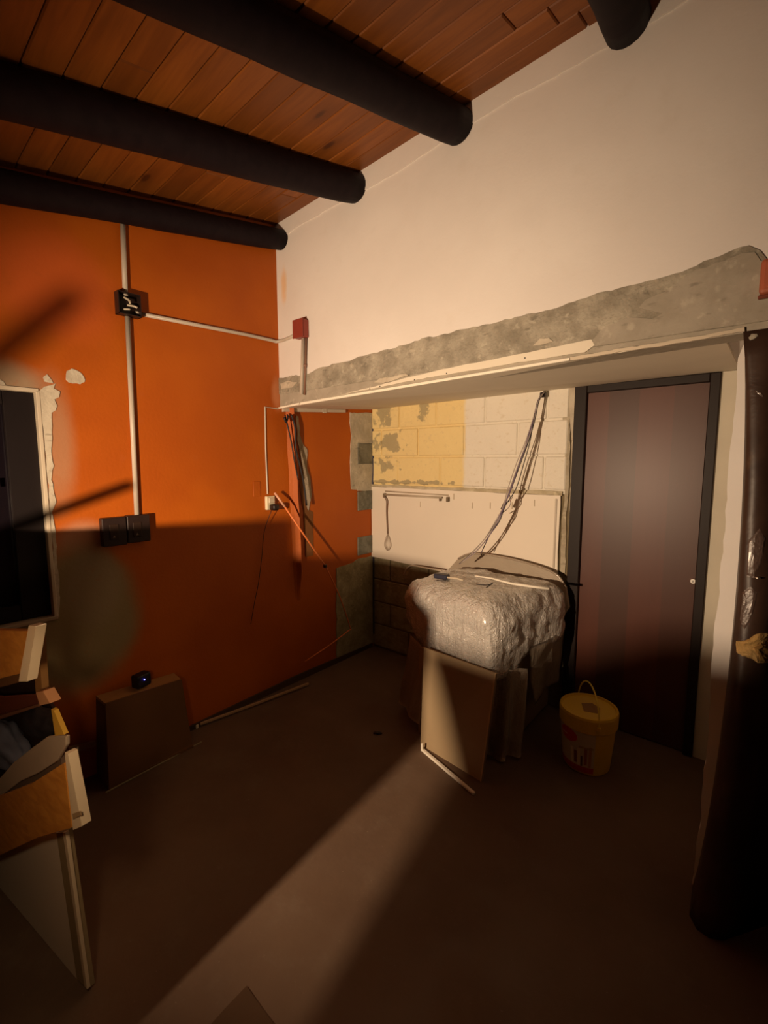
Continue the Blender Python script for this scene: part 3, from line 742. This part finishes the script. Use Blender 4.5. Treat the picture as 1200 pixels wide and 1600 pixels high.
# left skirt, right-front skirt, right side skirt, back sheet
link('plastic_skirt', drape([(.93, -.50, .58), (.96, -.72, .55), (1.13, -.78, .50)], [(.84, -.55, .10), (.86, -.72, .05), (1.12, -.86, .07)], amp=.018, seed=1), SHEET, ap, smooth=True)
link('plastic_skirt', drape([(1.40, -.80, .52), (1.62, -.72, .52), (1.68, -.60, .50)], [(1.42, -.84, .02), (1.62, -.78, .02), (1.70, -.66, .02)], amp=.022, seed=3, fold=18), SHEET, ap, smooth=True)
link('plastic_skirt', drape([(1.68, -.58, .62), (1.74, -.35, .62), (1.72, -.10, .64)], [(1.66, -.45, .22), (1.70, -.22, .26), (1.68, -.06, .25)], amp=.015, seed=6, fold=9), SHEET, ap, smooth=True)
bk = [PC(a, b, .09) for a, b in [(683, 905), (700, 890), (716, 872), (735, 865), (770, 868), (810, 876), (850, 888), (872, 900), (884, 918), (889, 950)]]
bk = [Vector((p.x, -.09, p.z)) for p in bk]+[Vector((1.66, -.09, .60)), Vector((1.0, -.09, .60))]
o = link('back_splash', prism(bk, (0, .03, 0)), m_wrap('plastic_sheet_taut', (.50, .42, .32), .85, (4, 4, 3), .4, .12), ap)
md = o.modifiers.new('b', 'BEVEL'); md.width = .006; md.segments = 2
rim = [PC(a, b, .105) for a, b in [(716, 873), (735, 865), (770, 868), (810, 876), (850, 888), (872, 900), (884, 918)]]
link('rim_roll', tube(rim, .007, 8, sub=3), m_wrap('wrap_rim', (.40, .32, .24), 1, (20, 20, 20)), ap, smooth=True)

# small items lying on the wrapped appliance
def on_top(x, y, h=.93): return PZ(x, y, h)
rd = thing('remote_control', 'small dark blue plastic device lying on top of the bubble wrap', 'device', tuple(on_top(691, 898)))
c = on_top(691, 900, .945)
link('device_body', box(c-Vector((.05, .028, .016)), c+Vector((.042, .028, .014)), .008, rot=Matrix.Rotation(.15, 3, 'Z'), seg=2), M_simple('navy_plastic', (.025, .026, .045), .4), rd)
link('white_lead', tube([c+Vector((.04, -.01, .0)), on_top(715, 904, .945), on_top(724, 907, .94)], .006, 8), CREAM, rd, smooth=True)
st = link('white_strip', tube([on_top(742, 900, .955), on_top(770, 904, .955), on_top(800, 912, .95), on_top(858, 920, .945)], .007, 6, sub=2, rfun=lambda t, i: .6+.6*t), BOARDE, None, smooth=True)
tag(st, 'long white plastic strip lying on top of the bubble wrap', 'strip')
st = link('white_cable', tube([PC(633, 898, .02)+Vector((0, -.02, 0)), PC(636, 888, .05), PC(645, 884, .1), PC(668, 888, .14), PC(690, 892, .16)], .006, 8, sub=4), CREAM, None, smooth=True)
tag(st, 'white cable curving over the lower edge of the wall panel left of the appliance', 'cable')
st = link('zip_tie', tube([on_top(744, 913, .955), on_top(762, 914, .955), on_top(770, 911, .96), on_top(760, 918, .955)], .003, 6, sub=4), WIRE, None, smooth=True); tag(st, 'thin dark cord end lying on the wrap behind the bulge', 'cord')

# leaning board, strip on floor
LBM = M_simple('cream_board', (.38, .28, .165), .7, .08, 4, .2, .05)
bl = [Vector((1.187, -.93, .0)), Vector((1.615, -.985, .0))]
tl = on(1, -.865, 662, 1012); tr = on(1, -.905, 775, 1053)
lb_ = thing('leaning_board', 'cream board leaning against the front of the wrapped appliance', 'board', (1.4, -.95, 0))
q4 = [bl[0], bl[1], tr, tl]
nb = (bl[1]-bl[0]).cross(tl-bl[0]).normalized()
if nb.y > 0: nb = -nb
link('board_face', prism(q4, tuple(-nb*.014)), LBM, lb_)
bm = bmesh.new()
add_prism(bm, [bl[1]+nb*.001, bl[1]+nb*.001+Vector((-.008, .001, 0)), tr+nb*.001+Vector((-.008, .001, 0)), tr+nb*.001], tuple(-nb*.016)); link('board_edge', bm, M_simple('board_edge', (.50, .36, .20), .8), lb_)
# second board behind on the left
bl2 = [PZ(646, 1150)+Vector((0, .05, 0)), PZ(668, 1160)+Vector((0, .06, 0))]
b2 = thing('leaning_board', 'narrow brown board standing just behind the left edge of the cream board', 'board', tuple(bl2[0]))
t2a, t2b = on(1, bl2[0].y+.05, 655, 1012), on(1, bl2[1].y+.05, 690, 1015)
link('board_face', prism([bl2[0], bl2[1], t2b, t2a], (0, .012, 0)), M_simple('brown_board', (.36, .24, .12), .7), b2)
s0, s1 = PZ(661, 1172, .008), PZ(741, 1240, .008)
fs = thing('wood_strip', 'pale wooden strip lying on the floor in front of the leaning board', 'strip', tuple(s0))
d = (s1-s0); ang = math.atan2(d.y, d.x)
bm = bmesh.new(); add_box(bm, (-d.length/2, -.009, -.007), (d.length/2, .009, .006), .002)
bmesh.ops.transform(bm, matrix=Matrix.Translation((s0+s1)/2) @ Matrix.Rotation(ang, 4, 'Z'), verts=bm.verts)
link('batten', bm, BOARDE, fs)
bm = bmesh.new(); add_box(bm, (-.008, -.006, 0), (.004, .006, .045), .001); bmesh.ops.translate(bm, verts=bm.verts, vec=s0+Vector((-.004, 0, -.007))); link('upright_end', bm, BOARDE, fs)

# ---- bucket
bc = Vector((1.985, -.47, 0))
bk_ = thing('paint_bucket', 'yellow plastic paint bucket with printed label in front of the brown door', 'bucket', tuple(bc))
YEL = M_simple('yellow_plastic', (.62, .40, .02), .35, .08, 6, .45, 0)
H = .325; R0, R1 = .118, .142
bm = bmesh.new(); rs = add_lathe(bm, [(R0*.96, 0), (R0, .006), (R0+.018, .20), (R1-.004, .27), (R1-.004, .30), (R1-.010, .30), (R0-.004, .01)], bc, 48); bm.faces.new(rs[0])
link('bucket_body', bm, YEL, bk_, smooth=False)
bm = bmesh.new(); rs = add_lathe(bm, [(R1+.002, .245), (R1+.006, .25), (R1+.008, .318), (R1+.004, .330), (R1-.006, .332), (R1-.010, .322), (R1-.03, .320), (.0005, .320)], bc, 48)
link('lid', bm, YEL, bk_, smooth=False)
lidm = M_simple('lid_sticker', (.25, .13, .035), .5)
bm = bmesh.new(); add_prism(bm, [bc+Vector(v) for v in ((-.045, .02, .3205), (-.01, -.055, .3205), (.065, -.03, .3205), (.05, .03, .3205), (.0, .06, .3205))], (0, 0, .001)); link('lid_sticker', bm, lidm, bk_)
def m_label():
    t = NT('bucket_label'); X = t.xyz()
    an = t.math('ARCTAN2', X[1], X[0])
    zc = X[2]
    def between(v, a, b, s=.002): return t.math('MULTIPLY', t.ramp(v, a-s, a+s), t.ramp(v, b-s, b+s, 1, 0))
    c = (.52, .42, .26)
    base = t.mix(t.noise(3), (.50, .40, .25), (.56, .46, .30))
    # building-like print
    for (a0, a1, z0, z1, col) in ((-1.95, -1.82, .05, .145, (.75, .62, .42)), (-1.80, -1.68, .06, .13, (.20, .06, .03)), (-1.66, -1.55, .05, .15, (.70, .55, .35)), (-1.53, -1.45, .05, .11, (.08, .02, .01)),
                                (-1.40, -1.28, .06, .16, (.30, .10, .05)), (-1.24, -1.12, .05, .17, (.42, .20, .09)), (-1.6, -1.05, .155, .165, (.35, .22, .08))):
        base = t.mix(t.math('MULTIPLY', between(an, a0, a1, .02), between(zc, z0, z1, .003)), base, col)
    # red oval upper left
    e = t.math('ADD', t.math('POWER', t.math('DIVIDE', t.math('ADD', an, 2.08), .42), 2), t.math('POWER', t.math('DIVIDE', t.math('SUBTRACT', zc, .205), .038), 2))
    base = t.mix(t.ramp(e, .9, 1.05, 1, 0), base, (.50, .025, .008))
    tx_ = t.math('MULTIPLY', between(zc, .197, .203, .001), between(an, -2.4, -2.1, .01))
    base = t.mix(tx_, base, (.7, .45, .3))
    base = t.mix(t.ramp(zc, .045, .05, 1, 0), base, (.45, .03, .012))
    return t.out(base, .4, .4)
bm = bmesh.new(); add_lathe(bm, [(R0+.0035, .015), (R0+.0195, .19), (R1-.0005, .243)], bc, 40, math.radians(-165), math.radians(-58))
lb2 = link('label', bm, m_label(), bk_, smooth=True)
# handle (bail)
hp = [Vector((math.cos(-.9)*R1*1.05, math.sin(-.9)*R1*1.05, .26))]
pA = bc+Vector((math.cos(-.96)*(R1+.010), math.sin(-.96)*(R1+.010), .285)); pBk = bc+Vector((math.cos(2.25)*(R1+.010), math.sin(2.25)*(R1+.010), .285))
mid = (pA+pBk)/2; hpts = []
for i in range(17):
    a = math.pi*i/16; hpts.append(mid+(pA-mid)*math.cos(a)+Vector((0, 0, 1))*math.sin(a)*.165+Vector((.0, .02, 0))*math.sin(a))
link('handle', tube(hpts, .0042, 8), M_simple('handle_yellow', (.66, .50, .06), .4), bk_, smooth=True)
for p_ in (pA, pBk): link('handle_lug', box(p_-Vector((.009, .009, .012)), p_+Vector((.009, .009, .012)), .003), YEL, bk_)

# ---- dark board/box leaning on the orange wall with the little device on it
cb = thing('dark_panel_box', 'dark brown wooden box panel standing on edge against the orange wall', 'box', (.12, -2.03, 0))
DB = M_simple('dark_chipboard', (.135, .062, .022), .7, .2, 6, .25, .15); DBT = M_simple('chipboard_edge', (.34, .17, .06), .7, .15, 8, .2, .1)
fbl, fbr = Vector((.195, -2.258, .0)), Vector((.162, -1.800, .0))
ftl, ftr = on(0, .135, 165, 1100), on(0, .115, 284, 1062)
btl, btr = on(0, .035, 152, 1087)*1.0, on(0, .02, 284, 1047)
btl = Vector((.03, ftl.y-.01, ftl.z+.012)); btr = Vector((.02, ftr.y, ftr.z+.012))
link('front_face', prism([fbl, fbr, ftr, ftl], (-.012, 0, 0)), DB, cb)
bm = bmesh.new(); add_prism(bm, [ftl+Vector((-.012, 0, 0)), ftr+Vector((-.012, 0, 0)), btr, btl], (0, 0, -.014)); link('top_edge', bm, DBT, cb)
for a_, b_, c_, d_, s_ in ((fbl, ftl, btl, Vector((.02, fbl.y, 0)), .012), (fbr, ftr, btr, Vector((.02, fbr.y, 0)), -.012)):
    link('side_edge', prism([a_+Vector((-.012, 0, 0)), b_+Vector((-.012, 0, -.015)), c_+Vector((0, 0, -.015)), d_], (0, s_, 0)), DB, cb)
link('bottom_edge', box((.02, -2.25, .0), (.185, -1.805, .012)), DB, cb)
o = link('floor_trim', tube([fbl+Vector((.008, -.02, .004)), fbr+Vector((.012, .05, .004))], .004, 6), CEMENT, None); tag(o, 'thin pale strip on the floor along the foot of the dark box panel', 'strip')
dc = (ftl+btl)/2; dc = dc.lerp((ftr+btr)/2, .50)
dv = thing('small_speaker', 'small black device with a blue light on top of the dark box panel', 'device', tuple(dc))
c = dc+Vector((.0, 0, .044))
rz = Matrix.Rotation(.25, 3, 'Z')
link('casing', box(c-Vector((.03, .042, .036)), c+Vector((.03, .042, .036)), .010, rot=rz, seg=3), M_simple('device_black', (.012, .009, .014), .45), dv)
link('grille', box(c+Vector((.028, -.032, -.022)), c+Vector((.033, .032, .012)), .003, rot=rz), M_simple('device_grille', (.02, .015, .02), .8, .4, 90, .2, .5), dv)
led = NT('blue_led'); led.b.inputs['Emission Color'].default_value = (.12, .12, 1, 1); led.b.inputs['Emission Strength'].default_value = 9; led.out((.1, .1, .8), .4)
bm = bmesh.new(); bmesh.ops.create_icosphere(bm, subdivisions=2, radius=.0034, matrix=Matrix.Translation(c+Vector((.034, .004, .010)))); link('led', bm, led.m, dv, smooth=True)
# low ledge behind it
o = link('skirting_offcut', prism([PA(108, 1168, .02), PA(150, 1158, .02), PA(150, 1166, .02), PA(110, 1178, .02)], (-.015, 0, 0)), M_simple('offcut', (.40, .24, .13), .7), None)
tag(o, 'short pale wooden offcut against the foot of the orange wall left of the box panel', 'offcut')

# skirting batten on the floor along the orange wall
b0, b1 = PZ(313, 1131, .02), PZ(482, 1068, .02)
sk = thing('batten', 'long pale wooden batten lying along the foot of the orange wall', 'batten', tuple(b0))
link('stick', tube([b0, b0.lerp(b1, .45)+Vector((0, 0, -.004)), b1], .009, 4), BOARDE if False else M_simple('old_batten', (.46, .30, .17), .7), sk)
link('end_cap', box(b0-Vector((.012, .03, .02)), b0+Vector((.006, -.012, .004)), .003), CREAM, sk)
bb = struct(link('baseboard_left', prism([Vector((.002, -1.78, 0)), Vector((.002, -.03, 0)), Vector((.002, -.03, .035)), Vector((.002, -.9, .05)), Vector((.002, -1.78, .03))], (.012, 0, 0)), M_simple('dark_baseboard', (.07, .038, .02), .8)))

# dark scrap on the floor
p = PZ(590, 1145, .006)
dbm = bmesh.new(); bmesh.ops.create_icosphere(dbm, subdivisions=3, radius=.022, matrix=Matrix.Translation(p) @ Matrix.Rotation(.7, 4, 'Z') @ Matrix.Diagonal((1.25, .55, .28, 1)))
for v in dbm.verts: v.co += noise.noise_vector(v.co*60)*.003
o = link('scrap', dbm, BLACK, None, smooth=True); tag(o, 'small dark scrap lying alone in the middle of the floor', 'debris')
# cardboard sheet at the bottom of the frame
cp_ = [PZ(385, 1541, .004), PZ(438, 1612, .004), PZ(500, 1700, .004), PZ(380, 1760, .004), PZ(318, 1612, .004)]
o = link('cardboard_sheet', prism(jag(cp_, .1, .004, 3), (0, 0, -.0035)), M_simple('brown_cardboard', (.085, .045, .022), .85), None); tag(o, 'brown cardboard sheet corner on the floor at the bottom of the photo', 'cardboard')

# ---- dark post at the right with peeled patches
bot = [PZ(1082, 1385), PZ(1077, 1430), PZ(1088, 1452), PZ(1108, 1466), PZ(1130, 1470), PZ(1150, 1457), PZ(1172, 1428), PZ(1200, 1390), PZ(1245, 1330), PZ(1290, 1270)]
topz = 2.10
tops = [PZ(1163, 540, topz) for _ in range(1)]
def tp(x, y): 
    p = PZ(x, y, topz); return p
top = [tp(1162, 522), tp(1166, 520), tp(1171, 519), tp(1178, 517), tp(1186, 515.5), tp(1194, 514), tp(1200, 513), tp(1208, 511.5), tp(1222, 509), tp(1240, 506)]
for i, p_ in enumerate(top):
    p_.y = max(min(p_.y, YB-.012), YB-.20)
post = thing('dark_post', 'dark glossy brown post with torn patches at the right edge of the photo', 'post', (2.68, -1.0, 0))
def m_post():
    t = NT('post_brown'); n1 = t.noise(4, 5, .6)
    c = t.mix(t.ramp(n1, .35, .7), (.034, .018, .013), (.062, .034, .022))
    c = t.mix(t.math('MULTIPLY', t.ramp(t.noise(7, 5, vec=t.scale(t.co, (1, 1, .5))), .6, .72), .6), c, (.15, .09, .05))
    t.bump(t.noise(6, 4, .5, 1.0), .3, .015)
    return t.out(c, .42, .4)
PB_ = m_post()
bm = bmesh.new(); NL = 24; prev = None
back_b = [Vector((3.15, -.45, 0)), Vector((2.62, -.45, 0))]; back_t = [Vector((3.15, -.45, topz)), Vector((2.62, -.45, topz))]
bo_, to_ = bot+back_b, top+back_t
for L_ in range(NL+1):
    t = L_/NL; ring = []
    for i, (a, b) in enumerate(zip(bo_, to_)):
        p_ = a.lerp(b, t)+Vector((.048*(4*t*(1-t))**.8, 0, 0))
        if 0 < L_ < NL and i < len(bot): p_ = p_+noise.noise_vector(p_*5)*.006*min(1, i/2)
        ring.append(bm.verts.new(p_))
    if prev:
        n_ = len(ring)
        for i in range(n_): bm.faces.new((prev[i], prev[(i+1) % n_], ring[(i+1) % n_], ring[i]))
    else: first = ring
    prev = ring
bm.faces.new(first); bm.faces.new(prev)
from mathutils.bvhtree import BVHTree
bm.normal_update(); POST_BVH = BVHTree.FromBMesh(bm)
link('post_body', bm, PB_, post, smooth=True)
def post_pt(x, y, off=.006):
    """point on the surface of the post where the ray through x,y meets it"""
    d = ray(x, y).normalized(); h = POST_BVH.ray_cast(CAM, d)
    if h[0] is None:
        h = POST_BVH.find_nearest(CAM+d*2.0)
    return h[0] - d*off
FO = m_mortar('torn_foam', (.42, .26, .09), (.60, .40, .17), .8)
def lump(pl, th, name, mat, seed):
    """a torn scrap stuck on the post: outline on the surface, domed towards its middle"""
    cx = sum(p[0] for p in pl)/len(pl); cy = sum(p[1] for p in pl)/len(pl)
    out = []
    for i in range(len(pl)):
        a, b = pl[i], pl[(i+1) % len(pl)]
        for j in range(3):
            x_, y_ = a[0]+(b[0]-a[0])*j/3, a[1]+(b[1]-a[1])*j/3
            v = noise.noise_vector(Vector((x_*.11, y_*.11, seed)))
            out.append((x_+v.x*2.2, y_+v.y*2.2))
    bm = bmesh.new(); rings = []
    for f_, h_ in ((1, -.004), (.97, .3*th), (.82, .85*th), (.5, 1.0*th), (.22, .85*th)):
        ring = []
        for (x_, y_) in out:
            q_ = post_pt(cx+(x_-cx)*f_, cy+(y_-cy)*f_, h_)
            ring.append(bm.verts.new(q_+noise.noise_vector(q_*40)*.25*th*(f_ < .99)))
        rings.append(ring)
    for r0, r1 in zip(rings[:-1], rings[1:]):
        for i in range(len(out)): bm.faces.new((r0[i], r0[(i+1) % len(out)], r1[(i+1) % len(out)], r1[i]))
    bm.faces.new(rings[-1])
    return link(name, bm, mat, post)
lump([(1149, 1002), (1160, 1000), (1172, 998), (1180, 992), (1190, 988), (1210, 988), (1210, 1036), (1185, 1036), (1172, 1028), (1160, 1026), (1150, 1018)], .012, 'foam_patch', FO, 3)
lump([(1176, 1012), (1190, 1003), (1208, 1012), (1208, 1034), (1188, 1034)], .020, 'foam_patch', M_simple('foam_dark', (.30, .17, .05), .9), 5)
GL = m_wrap('torn_film', (.11, .07, .055), 1, (6, 6, 2), .4, .25)
lump([(1168, 845), (1178, 835), (1188, 825), (1196, 840), (1190, 880), (1178, 905), (1166, 902)], .004, 'film_patch', GL, 6)
lump([(1160, 925), (1172, 915), (1184, 925), (1176, 960), (1164, 985), (1156, 970)], .003, 'film_patch', GL, 8)
lump([(1180, 608), (1186, 612), (1194, 618), (1191, 620), (1183, 614)], .003, 'film_patch', GL, 9)
p = post_pt(1184, 903, .012)
bm = bmesh.new(); bmesh.ops.create_icosphere(bm, subdivisions=2, radius=.006, matrix=Matrix.Translation(p) @ Matrix.Diagonal((1.4, 1, .6, 1))); link('metal_stud', bm, bpy.data.materials['steel'], post, smooth=True)
# crumbled filler at top of post
lump([(1169, 527), (1174, 522), (1183, 521), (1186, 525), (1178, 529), (1172, 532)], .004, 'filler_crumb', MORTAR, 2)

# ---- dresser with pulled-out drawers at the left edge
ds = thing('dresser', 'half-dismantled dresser with open wooden drawers at the left edge of the photo', 'dresser', (.9, -2.72, 0))
WOODF = m_wood('drawer_wood', (.50, .20, .035), (.66, .30, .06), knots=False, sc=(9, 1, 22), rand=False, rough=.4)
MEL = M_simple('cream_melamine', (.66, .55, .40), .5, .05, 6, .3, 0)
MELW = M_simple('white_melamine', (.68, .60, .50), .45, .05, 4, .35, 0)
nV = Vector((0.146, -0.989, 0)).normalized()
def vboard(px, o, th, name, mat, parent=ds):
    pts = [PV(a, b, o) for a, b in px]
    return link(name, prism(pts, tuple(-nV*th)), mat, parent)
vboard([(-60, 1328), (0, 1335), (0, 1392), (60, 1457), (120, 1527), (88, 1300), (86, 1150), (-60, 1150)] if False else [(-40, 1340), (120, 1530), (88, 1300), (-40, 1300)], 0.0, .016, 'side_panel', MELW)
vboard([(88, 1302), (120, 1530), (137, 1546), (101, 1300)], .002, .022, 'panel_edge', M_simple('panel_edge_strip', (.30, .23, .13), .6))
vboard([(98, 1301), (132, 1541), (136, 1546), (102, 1301)], .006, .010, 'panel_edge', MEL)
d1 = vboard([(-60, 1262), (0, 1244), (50, 1224), (100, 1192), (112, 1293), (60, 1308), (0, 1336), (-60, 1356)], .045, .018, 'drawer_side', WOODF)
e1 = vboard([(101, 1176), (106, 1178), (128, 1291), (114, 1297)], .055, .024, 'drawer_front', MEL, d1)
vboard([(113, 1272), (125, 1268), (126, 1274), (114, 1280)], .058, .003, 'groove', M_simple('groove', (.32, .22, .12), .7), d1)
d2 = vboard([(-60, 983), (0, 985), (45, 986), (33, 1052), (0, 1060), (-60, 1070)], .08, .018, 'drawer_side', WOODF)
vboard([(45, 977), (56, 979), (42, 1065), (29, 1065)], .10, .024, 'drawer_front', MEL, d2)
vboard([(-60, 1064), (0, 1060), (32, 1052), (30, 1066), (0, 1074), (-60, 1084)], .07, .012, 'drawer_runner', DB)
vboard([(51, 996), (60, 996), (66, 1085), (56, 1086)], -.02, .020, 'corner_post', M_simple('post_wood', (.32, .17, .06), .6))
vboard([(56, 1082), (67, 1080), (78, 1099), (62, 1102)], .02, .030, 'post_block', M_simple('pink_wood', (.58, .30, .15), .6))
vboard([(80, 1108), (84, 1110), (100, 1148), (86, 1150)], .02, .012, 'bracket_strip', M_simple('yellow_wood', (.62, .36, .05), .6))
vboard([(-60, 1080), (0, 1090), (58, 1086), (64, 1102), (30, 1112), (0, 1122), (-60, 1130)], -.03, .014, 'inner_rail', M_simple('red_brown_rail', (.16, .045, .025), .6))
vboard([(-60, 1118), (0, 1118), (60, 1100), (60, 1104), (0, 1124), (-60, 1126)], -.01, .014, 'inner_rail', M_simple('rail2', (.20, .09, .05), .6))
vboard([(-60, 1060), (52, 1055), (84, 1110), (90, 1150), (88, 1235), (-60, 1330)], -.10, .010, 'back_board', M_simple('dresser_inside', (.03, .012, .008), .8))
# curved cream rim = edge of a basin in the drawer
bs = thing('basin', 'cream plastic basin resting in the lower drawer of the dresser', 'basin', tuple(PV(40, 1200, -.02)))
inner = [(-30, 1235), (0, 1215), (20, 1192), (45, 1172), (72, 1152), (84, 1150), (103, 1150)]
outer = [(103, 1165), (88, 1190), (60, 1208), (30, 1222), (0, 1245), (-30, 1262)]
o = vboard(inner+outer, .0, .012, 'rim', M_simple('basin_cream', (.50, .41, .32), .5), bs)
m_ = o.modifiers.new('b', 'BEVEL'); m_.width = .004; m_.segments = 2
o = vboard([(-30, 1258), (0, 1242), (60, 1205), (95, 1180), (98, 1215), (40, 1250), (-30, 1280)], -.012, .05, 'bowl', M_simple('basin_dark', (.16, .11, .08), .6), bs)
# blue-grey cloth bundle
def blob(name, cx, cy, o_, rx, rz, ry, mat, label, cat, seed):
    c = PV(cx, cy, o_); bm = bmesh.new(); bmesh.ops.create_icosphere(bm, subdivisions=4, radius=1)
    tx_ = Vector((.989, .146, 0))
    for v in bm.verts:
        q_ = v.co.copy(); f_ = 1+.28*noise.noise(q_*1.8+Vector((seed, 0, 0)))+.08*noise.noise(q_*5)
        v.co = c + (tx_*q_.x*rx + nV*q_.y*ry + Vector((0, 0, q_.z*rz)))*f_
    return tag(link(name, bm, mat, None, smooth=True), label, cat)
blob('cloth_bundle', 10, 1165, -.06, .17, .085, .05, M_simple('blue_grey_cloth', (.13, .14, .20), .85, .3, 5), 'blue-grey cloth bundle stuffed inside the open dresser', 'cloth', 1)
blob('dark_cloth', 62, 1128, -.05, .07, .05, .04, M_simple('black_cloth', (.012, .008, .010), .9), 'crumpled black cloth inside the dresser right of the blue-grey bundle', 'cloth', 4)

# ---- out of frame: added light blockers, shaped to cast shadow edges, and lamp stands
CR = m_wood('crate_ply', (.34, .20, .09), (.45, .28, .13), knots=False, rand=False)
k1 = thing('light_blocker_cabinet', 'unseen plywood cabinet added beside the lamp to cut its light on the lower walls', 'cabinet', (.95, -3.05, 0))  # unseen blocker, height set by the shadow edge on the walls
link('carcass', box((.15, -3.50, 0), (1.366, -2.90, 1.20), .004), CR, k1)
link('cabinet_top', prism([Vector((.14, -3.51, 1.2)), Vector((1.366, -3.51, 1.2)), Vector((1.366, -3.51, 1.235)), Vector((1.285, -3.51, 1.289)), Vector((.14, -3.51, 1.289))], (0, .61, 0)), CR, k1)  # corner cut away to let lamp light onto the bubble wrap
k2 = thing('light_blocker_box', 'unseen low box added on the cabinet blocker to raise the shadow edge on the orange wall', 'box', (.8, -3.05, 1.29))  # added blocker, steps up the shadow on the orange wall
link('carton', box((.30, -3.50, 1.2895), (1.066, -2.90, 1.362), .003), M_simple('carton', (.4, .27, .15), .8), k2)
link('tape', box((.30, -3.24, 1.362), (1.066, -3.19, 1.3635)), M_simple('tape', (.5, .38, .2), .3), k2)
k3 = thing('light_blocker_sheet', 'unseen sheet with a slanting edge added beside the lamp to bound the lit floor band', 'board', (2.2, -3.21, 0))  # added blocker, outline follows the edge of the lit floor band
shp = [(1.388, 1.283), (1.404, 1.254), (1.516, .984), (1.924, .0), (2.7, .0), (2.45, 1.33), (1.62, 1.335), (1.52, 1.318), (1.465, 1.285)]
link('sheet', prism([Vector((a_, -3.20, b_)) for a_, b_ in shp], (0, -.005, 0)), CR, k3)
link('brace', box((2.3, -3.5, 0), (2.34, -3.206, .04), .003), DB, k3)
k4 = thing('work_lamp', 'work lamp on a stand outside the frame lighting the recess', 'lamp', (LAMP.x, LAMP.y-.05, 0))
link('stand', tube([(LAMP.x, LAMP.y-.09, .01), (LAMP.x, LAMP.y-.09, 1.34)], .012, 10), BLACK, k4)
link('stand_base', tube([(LAMP.x, LAMP.y-.09, 0), (LAMP.x, LAMP.y-.09, .02)], .14, 24), BLACK, k4)
bm = bmesh.new(); add_lathe(bm, [(.025, -.09), (.03, -.05), (.075, .0)], (0, 0, 0), 24)
Mh = (Vector((0.80, -0.95, 1.38))-LAMP).to_track_quat('Z', 'Y').to_matrix().to_4x4(); Mh.translation = LAMP
bmesh.ops.transform(bm, matrix=Mh, verts=bm.verts); link('reflector', bm, M_simple('reflector', (.5, .45, .4), .4), k4, smooth=True)
k5 = thing('fill_lamp', 'unseen fill lamp added outside the frame to brighten the dresser', 'lamp', (FILL_POS.x, FILL_POS.y-.1, 0))  # stand for the added fill light
link('stand', tube([(FILL_POS.x+.12, FILL_POS.y-.02, .01), (FILL_POS.x+.12, FILL_POS.y-.02, 1.05)], .01, 10), BLACK, k5)
link('stand_base', tube([(FILL_POS.x+.12, FILL_POS.y-.02, 0), (FILL_POS.x+.12, FILL_POS.y-.02, .02)], .07, 24), BLACK, k5)
def sh(x, y, t): return LAMP.lerp(PA(x, y), t)
for (pa, pb_, w_, lbl, tt, zz) in (((0, 550), (112, 462), .015, 'unseen batten added close to the lamp to cast the upper diagonal wall shadow', .2, 1.291), ((85, 800), (203, 757), .013, 'unseen thin batten added on the carton to cast the lower diagonal wall shadow', .4, 1.366)):  # added battens out of view, placed to throw the diagonal shadows
    p0, p1 = sh(*pa, tt), sh(*pb_, tt); dd = (p1-p0).normalized()
    foot = p0 + dd*((zz+w_*.6-p0.z)/dd.z)
    bt = link('batten', tube([foot, p1], w_, 4), CR, None); tag(bt, lbl, 'batten')
